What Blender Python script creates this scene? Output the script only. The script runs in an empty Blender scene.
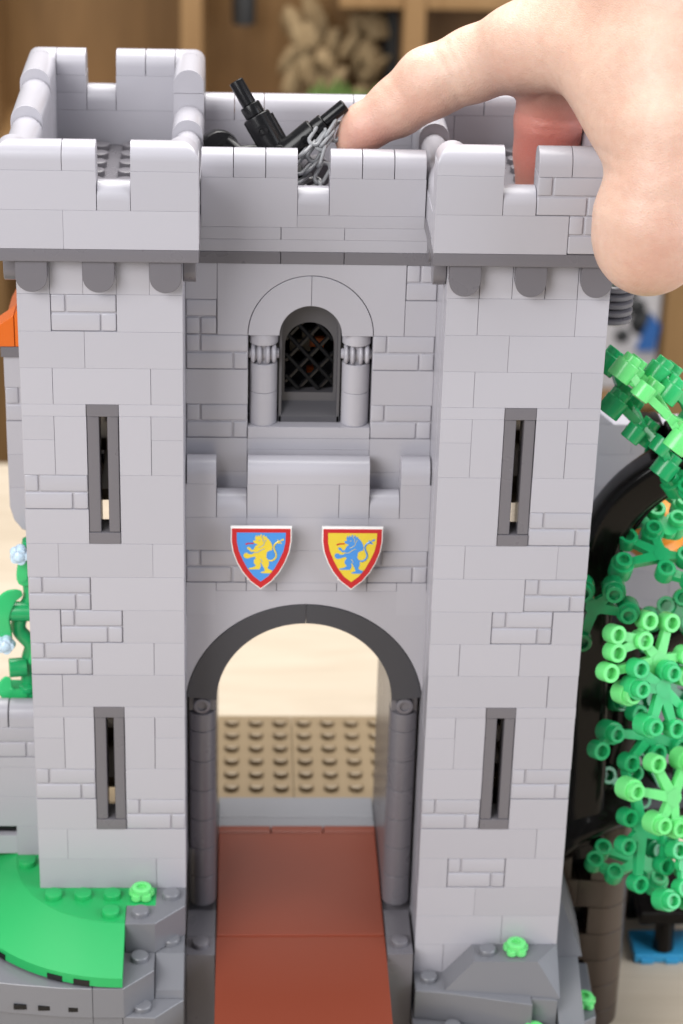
import bpy, bmesh, math, random
import numpy as np
from mathutils import Vector, Matrix
random.seed(7)
S = 0.008                       # one stud of the toy = 8 mm; everything below is written in studs
C = bpy.context.scene.collection
sc = bpy.context.scene

# ------------------------------------------------------------------ camera
CX, CY, CZ = 6.79056152, -63.4532893, 44.6600125
YAW, PITCH, ROLL = 0.0504132057, 0.444728221, 0.0282605414
def camera():
    cy, sy, cp, sp = math.cos(YAW), math.sin(YAW), math.cos(PITCH), math.sin(PITCH)
    r = Vector((cy, -sy, 0)); f = Vector((sy*cp, cy*cp, -sp)); u = r.cross(f)
    c, s = math.cos(ROLL), math.sin(ROLL)
    r2 = c*r + s*u; u2 = -s*r + c*u
    cam = bpy.data.cameras.new('camera'); o = bpy.data.objects.new('camera', cam); C.objects.link(o)
    m = Matrix((r2, u2, -f)).transposed().to_4x4(); m.translation = Vector((CX, CY, CZ))*S
    o.matrix_world = m
    cam.sensor_fit = 'VERTICAL'; cam.sensor_height = 36.0
    cam.lens = 2217.22317/1024*36.0
    cam.clip_start = 0.01; cam.clip_end = 50
    cam.dof.use_dof = True; cam.dof.focus_distance = 67*S; cam.dof.aperture_fstop = 17.5
    sc.camera = o
camera()

# ------------------------------------------------------------------ light
w = bpy.data.worlds.new('World'); sc.world = w; w.use_nodes = True
w.node_tree.nodes['Background'].inputs['Color'].default_value = (0.93, 0.96, 1.0, 1)
w.node_tree.nodes['Background'].inputs['Strength'].default_value = 0.25
def area(name, loc, target, size, power, col, sy=None):
    l = bpy.data.lights.new(name, 'AREA'); l.energy = power; l.color = col
    l.shape = 'RECTANGLE'; l.size = size; l.size_y = sy or size
    o = bpy.data.objects.new(name, l); C.objects.link(o)
    o.location = Vector(loc)*S
    d = (Vector(target)-Vector(loc)); o.rotation_euler = d.to_track_quat('-Z', 'Y').to_euler()
    return o
area('softbox_key', (-52, -72, 70), (9, 2, 12), 0.6, 9.6, (1.0, 0.995, 0.99), 0.55)
area('softbox_top', (20, 25, 95), (9, 6, 10), 0.7, 8.0, (1.0, 0.98, 0.95), 0.6)
area('window_light', (95, -30, 45), (10, 2, 8), 0.6, 5.5, (0.88, 0.93, 1.0), 0.6)
area('room_light', (10, 75, 110), (10, 75, 0), 1.0, 7.5, (1.0, 0.965, 0.92), 0.6)
sc.view_settings.view_transform = 'Standard'; sc.view_settings.look = 'None'
sc.view_settings.exposure = 0.0; sc.view_settings.gamma = 1.0

# ------------------------------------------------------------------ materials
def mat_base(name):
    m = bpy.data.materials.new(name); m.use_nodes = True
    return m, m.node_tree, m.node_tree.nodes['Principled BSDF']
def plastic(name, col, rough=0.22, var=0.05, sss=0.0, wave=0.12, spec=0.5):
    m, nt, p = mat_base(name)
    N = nt.nodes.new
    geo = N('ShaderNodeNewGeometry'); mr = N('ShaderNodeMapRange')
    mr.inputs['To Min'].default_value = 1-var; mr.inputs['To Max'].default_value = 1+var
    nt.links.new(geo.outputs['Random Per Island'], mr.inputs['Value'])
    mix = N('ShaderNodeVectorMath'); mix.operation = 'SCALE'; mix.inputs[0].default_value = col[:3]
    nt.links.new(mr.outputs[0], mix.inputs['Scale'])
    tc = N('ShaderNodeTexCoord')
    # slight cloudiness of moulded plastic
    nz = N('ShaderNodeTexNoise'); nz.inputs['Scale'].default_value = 110; nz.inputs['Detail'].default_value = 3
    nt.links.new(tc.outputs['Object'], nz.inputs['Vector'])
    mr2 = N('ShaderNodeMapRange'); mr2.inputs['To Min'].default_value = rough*0.9; mr2.inputs['To Max'].default_value = rough*1.12
    nt.links.new(nz.outputs['Fac'], mr2.inputs['Value']); nt.links.new(mr2.outputs[0], p.inputs['Roughness'])
    nt.links.new(mix.outputs[0], p.inputs['Base Color']); p.inputs['Specular IOR Level'].default_value = spec
    nb = N('ShaderNodeTexNoise'); nb.inputs['Scale'].default_value = 160; nb.inputs['Detail'].default_value = 1.5
    nt.links.new(tc.outputs['Object'], nb.inputs['Vector'])
    nf = N('ShaderNodeTexNoise'); nf.inputs['Scale'].default_value = 3500; nf.inputs['Detail'].default_value = 2
    nt.links.new(tc.outputs['Object'], nf.inputs['Vector'])
    add = N('ShaderNodeMath'); add.operation = 'MULTIPLY_ADD'; add.inputs[1].default_value = 0.0
    nt.links.new(nf.outputs['Fac'], add.inputs[0]); nt.links.new(nb.outputs['Fac'], add.inputs[2])
    bp = N('ShaderNodeBump'); bp.inputs['Strength'].default_value = wave; bp.inputs['Distance'].default_value = 0.0006
    nt.links.new(add.outputs[0], bp.inputs['Height']); nt.links.new(bp.outputs[0], p.inputs['Normal'])
    if sss:
        p.inputs['Subsurface Weight'].default_value = sss
        p.inputs['Subsurface Radius'].default_value = (1, 1, 1); p.inputs['Subsurface Scale'].default_value = 0.0015
    return m
M = {}
M['lgray'] = plastic('light grey plastic', (0.384, 0.374, 0.413), 0.25, 0.035, wave=0.03)
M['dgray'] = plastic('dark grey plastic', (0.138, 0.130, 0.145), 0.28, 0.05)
M['framegray'] = plastic('frame grey plastic', (0.088, 0.085, 0.094), 0.3, 0.04)
M['midgray'] = plastic('floor grey plastic', (0.26, 0.265, 0.29), 0.15, 0.04)
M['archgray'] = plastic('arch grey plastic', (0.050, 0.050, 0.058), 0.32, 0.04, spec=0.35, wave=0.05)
M['rock'] = plastic('rock grey plastic', (0.165, 0.167, 0.185), 0.22, 0.06)
M['black'] = plastic('black plastic', (0.006, 0.006, 0.007), 0.24, 0.05, spec=0.3)
M['green'] = plastic('green plastic', (0.012, 0.36, 0.095), 0.42, 0.05, 0.1)
M['leaf0'] = plastic('bright green plastic', (0.15, 0.66, 0.20), 0.25, 0.04, 0.25)
M['leaf1'] = plastic('clear green plastic', (0.035, 0.48, 0.16), 0.25, 0.04, 0.25)
M['leaf2'] = plastic('mid green plastic', (0.014, 0.34, 0.115), 0.25, 0.04, 0.2)
M['leaf3'] = plastic('deep green plastic', (0.006, 0.20, 0.065), 0.25, 0.04, 0.1)
M['brick_red'] = plastic('reddish brown plastic', (0.205, 0.042, 0.021), 0.38, 0.03, wave=0.05, spec=0.35)
M['bark'] = plastic('dark brown plastic', (0.005, 0.004, 0.0035), 0.16, 0.05, spec=0.2)
M['brown'] = plastic('brown plastic', (0.052, 0.034, 0.024), 0.3, 0.05)
M['tan'] = plastic('tan plastic', (0.245, 0.182, 0.108), 0.35, 0.04)
M['orange'] = plastic('orange plastic', (0.62, 0.12, 0.008), 0.3, 0.05)
M['yorange'] = plastic('bright orange plastic', (0.75, 0.26, 0.01), 0.3, 0.03)
M['white'] = plastic('white plastic', (0.75, 0.73, 0.72), 0.25, 0.02)
M['sred'] = plastic('printed red', (0.46, 0.008, 0.014), 0.3, 0.0, wave=0.03)
M['sblue'] = plastic('printed blue', (0.05, 0.24, 0.62), 0.3, 0.0, wave=0.03)
M['syellow'] = plastic('printed yellow', (0.66, 0.50, 0.035), 0.3, 0.0, wave=0.03)
M['azure'] = plastic('azure plastic', (0.04, 0.34, 0.62), 0.3, 0.03)
M['ice'] = plastic('ice blue plastic', (0.55, 0.72, 0.90), 0.15, 0.03, 0.4)
M['chain'] = plastic('chain grey plastic', (0.23, 0.235, 0.25), 0.3, 0.08)

def wood(name, c1, c2, scale, stretch, rough=0.45):
    m, nt, p = mat_base(name); N = nt.nodes.new
    tc = N('ShaderNodeTexCoord'); mp = N('ShaderNodeMapping'); mp.inputs['Scale'].default_value = stretch
    nt.links.new(tc.outputs['Object'], mp.inputs['Vector'])
    nz = N('ShaderNodeTexNoise'); nz.inputs['Scale'].default_value = scale; nz.inputs['Detail'].default_value = 8
    nz.inputs['Distortion'].default_value = 1.2
    nt.links.new(mp.outputs[0], nz.inputs['Vector'])
    n2 = N('ShaderNodeTexNoise'); n2.inputs['Scale'].default_value = scale*0.15; n2.inputs['Detail'].default_value = 2
    nt.links.new(mp.outputs[0], n2.inputs['Vector'])
    ad = N('ShaderNodeMath'); ad.operation = 'ADD'; nt.links.new(nz.outputs['Fac'], ad.inputs[0]); nt.links.new(n2.outputs['Fac'], ad.inputs[1])
    cr = N('ShaderNodeValToRGB'); cr.color_ramp.elements[0].position = 0.38; cr.color_ramp.elements[1].position = 0.62
    cr.color_ramp.elements[0].color = (*c1, 1); cr.color_ramp.elements[1].color = (*c2, 1)
    hf = N('ShaderNodeMath'); hf.operation = 'MULTIPLY'; hf.inputs[1].default_value = 0.5
    nt.links.new(ad.outputs[0], hf.inputs[0]); nt.links.new(hf.outputs[0], cr.inputs['Fac'])
    nt.links.new(cr.outputs[0], p.inputs['Base Color']); p.inputs['Roughness'].default_value = rough
    return m
M['table'] = wood('pale wood table', (0.45, 0.375, 0.285), (0.53, 0.455, 0.36), 14, (1.0, 7, 1))
M['shelf'] = wood('brown shelf wood', (0.16, 0.085, 0.030), (0.22, 0.12, 0.045), 8, (9, 9, 1))
M['shelf_light'] = wood('light shelf wood', (0.27, 0.15, 0.06), (0.34, 0.20, 0.085), 8, (9, 9, 1))
M['straw'] = wood('dried leaf straw', (0.20, 0.13, 0.06), (0.36, 0.26, 0.14), 60, (1, 1, 1), 0.8)
def matte(name, col, rough=0.6):
    m, nt, p = mat_base(name); N = nt.nodes.new
    nz = N('ShaderNodeTexNoise'); nz.inputs['Scale'].default_value = 30
    mx = N('ShaderNodeMix'); mx.data_type = 'RGBA'
    mx.inputs['A'].default_value = (*[c*0.85 for c in col], 1); mx.inputs['B'].default_value = (*[min(1, c*1.15) for c in col], 1)
    nt.links.new(nz.outputs['Fac'], mx.inputs['Factor']); nt.links.new(mx.outputs['Result'], p.inputs['Base Color'])
    p.inputs['Roughness'].default_value = rough
    return m
M['wallpaint'] = matte('wall paint', (0.55, 0.53, 0.52))
M['dark_item'] = matte('dark cloth', (0.02, 0.02, 0.02)); M['green_item'] = matte('moss green', (0.09, 0.16, 0.03))
M['blue_item'] = matte('blue card', (0.03, 0.12, 0.35)); M['card'] = matte('pale card', (0.50, 0.47, 0.47))
M['red_item'] = matte('red card', (0.4, 0.05, 0.04))

def skin_mat():
    m, nt, p = mat_base('skin'); N = nt.nodes.new; L = nt.links.new
    tc = N('ShaderNodeTexCoord')
    n1 = N('ShaderNodeTexNoise'); n1.inputs['Scale'].default_value = 45; n1.inputs['Detail'].default_value = 5
    L(tc.outputs['Object'], n1.inputs['Vector'])
    cr = N('ShaderNodeValToRGB')
    cr.color_ramp.elements[0].position = 0.32; cr.color_ramp.elements[1].position = 0.7
    cr.color_ramp.elements[0].color = (0.565, 0.355, 0.272, 1); cr.color_ramp.elements[1].color = (0.64, 0.45, 0.357, 1)
    L(n1.outputs['Fac'], cr.inputs['Fac'])
    n3 = N('ShaderNodeTexNoise'); n3.inputs['Scale'].default_value = 420; n3.inputs['Detail'].default_value = 4
    L(tc.outputs['Object'], n3.inputs['Vector'])
    sc_ = N('ShaderNodeMath'); sc_.operation = 'MULTIPLY_ADD'; sc_.inputs[1].default_value = .45; sc_.inputs[2].default_value = -.22
    L(n3.outputs['Fac'], sc_.inputs[0]); ad_ = N('ShaderNodeMath'); ad_.operation = 'ADD'
    L(n1.outputs['Fac'], ad_.inputs[0]); L(sc_.outputs[0], ad_.inputs[1]); L(ad_.outputs[0], cr.inputs['Fac'])
    at = N('ShaderNodeAttribute'); at.attribute_name = 'flush_shade'  # fingertip redness and the painted shade of the middle finger
    mx = N('ShaderNodeMix'); mx.data_type = 'RGBA'; mx.inputs['B'].default_value = (0.46, 0.10, 0.08, 1)
    L(cr.outputs[0], mx.inputs['A']); L(at.outputs['Fac'], mx.inputs['Factor'])
    L(mx.outputs['Result'], p.inputs['Base Color'])
    p.inputs['Roughness'].default_value = 0.48
    p.inputs['Subsurface Weight'].default_value = 0.22
    p.inputs['Subsurface Radius'].default_value = (1.0, 0.35, 0.18); p.inputs['Subsurface Scale'].default_value = 0.0025
    v = N('ShaderNodeTexVoronoi'); v.feature = 'DISTANCE_TO_EDGE'; v.inputs['Scale'].default_value = 1100
    nd = N('ShaderNodeTexNoise'); nd.inputs['Scale'].default_value = 500; nd.inputs['Detail'].default_value = 3
    mp = N('ShaderNodeMapping'); mp.inputs['Scale'].default_value = (1, 1, 1.6)
    L(tc.outputs['Object'], mp.inputs['Vector']); L(mp.outputs[0], v.inputs['Vector']); L(tc.outputs['Object'], nd.inputs['Vector'])
    ma = N('ShaderNodeMath'); ma.operation = 'MULTIPLY_ADD'; ma.inputs[1].default_value = 0.6
    L(v.outputs['Distance'], ma.inputs[0]); L(nd.outputs['Fac'], ma.inputs[2])
    bp = N('ShaderNodeBump'); bp.inputs['Strength'].default_value = 0.6; bp.inputs['Distance'].default_value = 0.0003
    L(ma.outputs[0], bp.inputs['Height']); L(bp.outputs[0], p.inputs['Normal'])
    return m
M['skin'] = skin_mat()

# ------------------------------------------------------------------ mesh helpers
class MB:
    def __init__(s): s.v = []; s.f = []; s.m = []
    def add(s, verts, faces, mi=0):
        o = len(s.v); s.v += [tuple(x) for x in verts]
        s.f += [tuple(i+o for i in f) for f in faces]; s.m += [mi]*len(faces)
    def box(s, x0, x1, y0, y1, z0, z1, c=0.010, mi=0, jit=0.0):
        if jit:
            d = random.uniform(-jit, jit); y0 += d; y1 += d
        lo = (x0, y0, z0); hi = (x1, y1, z1)
        c = min(c, (x1-x0)*.3, (y1-y0)*.3, (z1-z0)*.3)
        V = []; idx = {}
        for sx in (0, 1):
            for sy in (0, 1):
                for sz in (0, 1):
                    sg = (sx, sy, sz)
                    for ax in range(3):
                        p = []
                        for k in range(3):
                            e = hi[k] if sg[k] else lo[k]
                            p.append(e if k == ax else (e-c if sg[k] else e+c))
                        idx[(sg, ax)] = len(V); V.append(p)
        F = []
        for ax in range(3):
            a, b = [k for k in range(3) if k != ax]
            for sgn in (0, 1):
                q = []
                for (u, w_) in ((0, 0), (1, 0), (1, 1), (0, 1)):
                    sg = [0, 0, 0]; sg[ax] = sgn; sg[a] = u; sg[b] = w_
                    q.append(idx[(tuple(sg), ax)])
                F.append(q)
        for ax in range(3):   # edges parallel to ax
            a, b = [k for k in range(3) if k != ax]
            for u in (0, 1):
                for w_ in (0, 1):
                    s0 = [0, 0, 0]; s0[a] = u; s0[b] = w_; s1 = list(s0); s1[ax] = 1
                    s0 = tuple(s0); s1 = tuple(s1)
                    F.append([idx[(s0, a)], idx[(s1, a)], idx[(s1, b)], idx[(s0, b)]])
        for sx in (0, 1):
            for sy in (0, 1):
                for sz in (0, 1):
                    sg = (sx, sy, sz); F.append([idx[(sg, 0)], idx[(sg, 1)], idx[(sg, 2)]])
        s.add(V, F, mi)
    def prism(s, poly, axis, a, b, mi=0, c=0.0):
        """polygon in the plane normal to axis ('x': (y,z), 'y': (x,z), 'z': (x,y)) extruded a..b"""
        def P(u, v, t):
            return {'x': (t, u, v), 'y': (u, t, v), 'z': (u, v, t)}[axis]
        n = len(poly)
        if c:
            cx = sum(p[0] for p in poly)/n; cy = sum(p[1] for p in poly)/n
            A = sum(poly[i][0]*poly[(i+1) % n][1]-poly[(i+1) % n][0]*poly[i][1] for i in range(n))
            ins = []
            for i in range(n):
                p0, p1, p2 = poly[i-1], poly[i], poly[(i+1) % n]
                d1 = Vector((p1[0]-p0[0], p1[1]-p0[1])); d2 = Vector((p2[0]-p1[0], p2[1]-p1[1]))
                if d1.length < 1e-6 or d2.length < 1e-6: ins.append(p1); continue
                d1.normalize(); d2.normalize(); sg = 1 if A > 0 else -1
                n1 = Vector((-d1.y, d1.x))*sg; n2 = Vector((-d2.y, d2.x))*sg
                b_ = n1+n2
                if b_.length < 1e-3: ins.append(p1); continue
                b_ = b_/max(0.3, (b_.length_squared/2)); ins.append((p1[0]+b_.x*c, p1[1]+b_.y*c))
            sg = 1 if b > a else -1
            rings = [(ins, a), (poly, a+c*sg), (poly, b-c*sg), (ins, b)]
        else:
            rings = [(poly, a), (poly, b)]
        V = [P(p[0], p[1], t) for r, t in rings for p in r]
        F = [list(range(n))[::-1], [len(V)-n+i for i in range(n)]]
        for k in range(len(rings)-1):
            for i in range(n):
                j = (i+1) % n
                F.append([k*n+i, k*n+j, (k+1)*n+j, (k+1)*n+i])
        s.add(V, F, mi)
    def strip(s, A, B, y0, y1, c=.012, mi=0):
        """solid between two outlines of equal length in the x-z plane (a curved stone)"""
        n = len(A); V = []
        loop = list(A)+list(B)[::-1]; L = len(loop)
        cx = [(A[i][0]+B[i][0])/2 for i in range(n)]; cz = [(A[i][1]+B[i][1])/2 for i in range(n)]
        mid = list(zip(cx, cz))+list(zip(cx, cz))[::-1]
        def ins(k):
            d = Vector((mid[k][0]-loop[k][0], mid[k][1]-loop[k][1])); l = d.length
            return loop[k] if l < c*2 else (loop[k][0]+d.x/l*c, loop[k][1]+d.y/l*c)
        r0 = [ins(k) for k in range(L)]
        for r, y in ((r0, y0), (loop, y0+c), (loop, y1-c), (r0, y1)): V += [(p[0], y, p[1]) for p in r]
        F = []
        for base in (0, 3*L):
            for i in range(n-1): F.append((base+i, base+i+1, base+L-2-i, base+L-1-i))
        for k in range(3):
            for i in range(L): j = (i+1) % L; F.append((k*L+i, k*L+j, (k+1)*L+j, (k+1)*L+i))
        s.add(V, F, mi)
    def cyl(s, p0, p1, r0, r1=None, n=20, c=0.03, mi=0, caps=True):
        r1 = r0 if r1 is None else r1
        p0 = Vector(p0); p1 = Vector(p1); d = (p1-p0); L = d.length; d.normalize()
        c = min(c, L*.4)
        s.lathe(p0, d, [(0, 0)]+[(r0-c, 0), (r0, c), (r1, L-c), (r1-c, L)]+[(0, L)], n, mi)
    def lathe(s, p0, d, prof, n=20, mi=0):
        p0 = Vector(p0); d = Vector(d).normalized()
        a = d.orthogonal().normalized(); b = d.cross(a)
        V = []; F = []; rows = []
        for r, h in prof:
            if r < 1e-6:
                rows.append([len(V)]); V.append(p0+d*h)
            else:
                row = []
                for i in range(n):
                    t = 2*math.pi*i/n; row.append(len(V)); V.append(p0+d*h+(a*math.cos(t)+b*math.sin(t))*r)
                rows.append(row)
        for k in range(len(rows)-1):
            A, B = rows[k], rows[k+1]
            for i in range(n):
                j = (i+1) % n
                if len(A) == 1 and len(B) == 1: continue
                if len(A) == 1: F.append([A[0], B[j], B[i]])
                elif len(B) == 1: F.append([A[i], A[j], B[0]])
                else: F.append([A[i], A[j], B[j], B[i]])
        s.add(V, F, mi)
    def tube(s, pts, r, n=10, mi=0, closed=False, flat=None, up=None):
        pts = [Vector(p) for p in pts]; m = len(pts)
        rs = r if isinstance(r, (list, tuple)) else [r]*m
        V = []; F = []; prev = None
        for i, p in enumerate(pts):
            if closed: t = pts[(i+1) % m]-pts[i-1]
            else: t = pts[min(i+1, m-1)]-pts[max(i-1, 0)]
            t.normalize()
            if up is not None: a = Vector(up)-t*t.dot(Vector(up)); a.normalize()
            elif prev is None: a = t.orthogonal().normalized()
            else: a = (prev-t*prev.dot(t)).normalized()
            prev = a; b = t.cross(a)
            for k in range(n):
                an = 2*math.pi*(k+.5)/n; ca, sa = math.cos(an), math.sin(an)
                if flat:   # rounded rectangle section
                    e = 0.45; ca = math.copysign(abs(ca)**e, ca); sa = math.copysign(abs(sa)**e, sa)
                    V.append(p+a*ca*flat[0]*rs[i]+b*sa*flat[1]*rs[i])
                else: V.append(p+a*ca*rs[i]+b*sa*rs[i])
        for i in range(m if closed else m-1):
            j = (i+1) % m
            for k in range(n):
                l = (k+1) % n; F.append([i*n+k, i*n+l, j*n+l, j*n+k])
        if not closed:
            F.append(list(range(n))[::-1]); F.append([(m-1)*n+k for k in range(n)])
        s.add(V, F, mi)
    def stud(s, x, y, z, mi=0, r=0.3, h=0.2):
        s.lathe((x, y, z-0.005), (0, 0, 1), [(r, 0), (r, h-.03), (r-.03, h), (0, h)], 20, mi)
    def build(s, name, mats, parent=None, loc=None, label=None, cat=None, group=None, kind=None, smooth=50):
        base = Vector((0, 0, 0))
        if parent is not None: base = Vector(parent['_base'])
        elif loc is not None: base = Vector(loc)
        me = bpy.data.meshes.new(name)
        me.from_pydata([tuple((Vector(v)-base)*S) for v in s.v], [], s.f)
        if not isinstance(mats, (list, tuple)): mats = [mats]
        for m in mats: me.materials.append(m)
        if len(mats) > 1:
            for i, p in enumerate(me.polygons): p.material_index = s.m[i]
        bm = bmesh.new(); bm.from_mesh(me); bmesh.ops.recalc_face_normals(bm, faces=bm.faces); bm.to_mesh(me); bm.free()
        for p in me.polygons: p.use_smooth = True
        me.set_sharp_from_angle(angle=math.radians(smooth))
        o = bpy.data.objects.new(name, me); C.objects.link(o)
        wn = o.modifiers.new('weighted normals', 'WEIGHTED_NORMAL'); wn.keep_sharp = True; wn.weight = 80
        if parent is not None: o.parent = parent; o['_base'] = tuple(base)
        else: o.location = base*S; o['_base'] = tuple(base)
        tag(o, label, cat, group, kind)
        return o
def tag(o, label=None, cat=None, group=None, kind=None):
    if label: o['label'] = label
    if cat: o['category'] = cat
    if group: o['group'] = group
    if kind: o['kind'] = kind
def thing(name, loc, label, cat, group=None):
    o = bpy.data.objects.new(name, None); C.objects.link(o)
    o.location = Vector(loc)*S; o['_base'] = tuple(loc); o.empty_display_size = 0.01
    tag(o, label, cat, group); return o
# --- toy masonry
G = 0.006
def brick(mb, x0, x1, y0, y1, z0, z1, jit=0.004, gx=None):
    g = gx if gx is not None else random.choice((0.001, 0.004, 0.009))
    mb.box(x0+g, x1-g, y0, y1, z0+0.0004, z1-0.0004, jit=jit)
def masonry(mb, x0, x1, y0, y1, z0, z1, flip=False):
    """brick with a moulded relief of small stones on its front (low-y) face, 2 studs wide"""
    mb.box(x0+.004, x1-.004, y0+.06, y1, z0+.002, z1-.002)
    h = (z1-z0)/2; W = 2.0; x = x0
    while x < x1-0.01:
        e = min(x+W, x1)
        for r in (0, 1):
            za = z1-h*(r+1)+(.006 if r else .016); zb = z1-h*r-(.016 if r else .006)
            cut = x+.46 if (r == 0) != flip else x+1.52
            for a, b in ((x, cut), (cut, e)):
                b = min(b, e)
                if b-a < .08: continue
                mb.box(a+(.006 if a == x else .016), b-(.006 if b == e else .016), y0-.002, y0+.2, za, zb, c=.052)
        x = e
def cap_profile(n=10, r=0.5, z=0.3):
    return [(r-r*math.cos(math.pi*i/n), z+(r+0.0)*math.sin(math.pi*i/n)) for i in range(n+1)]
def cap(mb, x0, x1, y0, y1, z, along='x', h=0.8, w=None):
    """round-topped coping, h high"""
    g = .010
    if along == 'x':
        wd = y1-y0; pr = [(y0, z+.005)]+[(y0+a*wd, z+b+(h-.8)) for a, b in cap_profile()]+[(y1, z+.005)]
        mb.prism(pr, 'x', x0+g, x1-g, c=.015)
    else:
        wd = x1-x0; pr = [(x0, z+.005)]+[(x0+a*wd, z+b+(h-.8)) for a, b in cap_profile()]+[(x1, z+.005)]
        mb.prism(pr, 'y', y0+g, y1-g, c=.015)
def corner_cap(mb, x0, y0, z, sx, sy, h=0.8, n=14, ln=1.0):
    """hipped corner coping; sx,sy = +1 where the neighbour run leaves towards +x/+y; ln = length in x"""
    def Pf(t): t = min(max(t, 0), 1); return 0.3+math.sqrt(max(0, .25-(t-.5)**2))
    V = []; F = []; g = .006
    vs = [.5-.5*math.cos(math.pi*i/n) for i in range(n+1)]
    us = vs+([ln] if ln > 1 else [])
    for uu in us:
        for vv in vs:
            if uu > .5 and vv > .5: hh = max(Pf(uu), Pf(vv))
            elif uu > .5: hh = Pf(vv)
            elif vv > .5: hh = Pf(uu)
            else: hh = 0.3+math.sqrt(max(0, .25-max(.5-uu, .5-vv)**2))
            x = uu if sx > 0 else ln-uu; y = vv if sy > 0 else 1-vv
            V.append((x0+g+x*(1-2*g/ln), y0+g+y*(1-2*g), z+hh+h-.8))
    a, b = len(us), len(vs)
    for i in range(a-1):
        for j in range(b-1): F.append([i*b+j, (i+1)*b+j, (i+1)*b+j+1, i*b+j+1])
    ring = [i*b for i in range(a)]+[(a-1)*b+j for j in range(1, b)]+[i*b+b-1 for i in range(a-2, -1, -1)]+[j for j in range(b-2, 0, -1)]
    o = len(V)
    for k in ring: V.append((V[k][0], V[k][1], z+.005))
    L = len(ring)
    for k in range(L): F.append([ring[k], ring[(k+1) % L], o+(k+1) % L, o+k])
    F.append([o+k for k in range(L)])
    mb.add(V, F)
# ------------------------------------------------------------------ setting
TZ = -9.2
t = MB(); t.box(-90, 150, -75, 56, TZ-3, TZ, c=.3)
t.build('table', M['table'], loc=(0, 0, TZ), label='pale beige wooden table top under the toy castle', cat='table')
f = MB(); f.box(-300, 400, -200, 260, TZ-95, TZ-90, c=.1)
f.build('floor', M['shelf'], loc=(0, 0, TZ-90), kind='structure')
b = MB(); b.box(-300, 400, 200, 206, TZ-90, 200, c=.1)
b.build('back_wall', M['wallpaint'], loc=(0, 203, TZ-90), kind='structure')

def shelf():
    r = thing('shelf_unit', (15, 112, TZ-88), 'brown wooden shelf unit out of focus behind the castle', 'shelf')
    Y0, Y1 = 104, 113
    m = MB(); m.box(-14, 46, Y1, Y1+2, -95, 40); m.build('back_panel', M['shelf'], r)
    for x0, x1, mt in ((-14.8, -11.9, 'shelf'), (2.0, 3.7, 'shelf_light'), (18.9, 20.6, 'shelf_light'), (41.0, 44.5, 'shelf_light')):
        m = MB(); m.box(x0, x1, Y0, Y1, -95, 40, c=.1); m.build('upright', M[mt], r)
    for z, x0, x1 in ((8.4, 14, 44), (-3.5, -14, 44), (-24.3, -14, 44), (-60, -14, 44)):
        m = MB(); m.box(x0, x1, Y0+.5, Y1, z-1.6, z, c=.1); m.build('shelf_board', M['shelf_light'], r)
    return r
shelf()
# bundle of dried leaves and a folded moss-green cloth on the shelf
m = MB(); rnd = random.Random(3)
for i in range(46):
    a = rnd.uniform(-1.2, 1.2); x = rnd.uniform(10.4, 17.2); z = -3.3+rnd.uniform(0.2, 9); L = rnd.uniform(2, 4)
    p = Vector((x, 108+rnd.uniform(-1.5, 2.5), z)); d = Vector((math.sin(a)*.7, rnd.uniform(-.2, .2), math.cos(a)))*L*.5
    m.tube([p-d, p-d*.4, p+d*.4, p+d], [.1, rnd.uniform(.5, 1.1), rnd.uniform(.5, 1.0), .1], n=7, flat=(1, .5))
m.build('dried_leaf_bundle', M['straw'], loc=(14, 108, -3.5), label='blurred bundle of pale straw coloured dried leaves on the shelf behind the fingertip', cat='dried plant')
m = MB()
for i in range(14):
    x = 11.5+i*.62; m.tube([(x, 104.8, -3.4), (x+.2, 104.7, -1.2), (x+.7, 104.6, rnd.uniform(.2, 1.6))], [.6, .7, .15], n=7)
m.build('moss_tuft', M['green_item'], loc=(15, 106, -3.5), label='blurred dark green tuft on the shelf just above the rear battlement', cat='plant')
for k, (x, z, sx, sz, mt) in enumerate(((6.8, 6.6, .9, 2.2, 'dark_item'), (18.6, 4.0, 0.9, 4.5, 'dark_item'))):
    m = MB(); m.lathe((x, 109, z-sz), (0, 0, 1), [(0, 0), (sx, .1), (sx*1.05, sz), (sx*.5, sz*1.7), (sx*.5, sz*2), (0, sz*2)], 16)
    m.build('bottle', M[mt], loc=(x, 109, z-sz), label=('small dark bottle left of the dried leaf bundle', 'tall dark bottle right of the dried leaf bundle')[k], cat='bottle')
# lower shelf, right: pale box with dark blotches and a blue one
m = MB(); m.box(29, 40.8, 104.6, 112, -24.28, -14, c=.3)
for i in range(16):
    x = rnd.uniform(33, 40); z = rnd.uniform(-19.5, -15); m.lathe((x, 104.62, z), (0, -1, 0), [(rnd.uniform(.4, 1.3), 0), (.3, .3), (0, .35)], 10, 1)
m.build('storage_box', [M['card'], M['dark_item']], loc=(35, 106, -24.28), label='blurred pale box with dark blotches on the lower shelf right of the tower', cat='box')
m = MB(); m.prism([(38.9, -20.6), (40.4, -20.6), (40.7, -18.4), (39.9, -17.4)], 'y', 104.2, 104.58)
m.build('blue_card', M['blue_item'], loc=(39.6, 104.5, -20.6), label='blurred blue card leaning on the pale box', cat='card')

# ------------------------------------------------------------------ the castle
castle = thing('toy_castle', (9, 5, TZ), 'light grey toy brick castle gatehouse with two square towers and a lowered brown drawbridge', 'toy castle')

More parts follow.
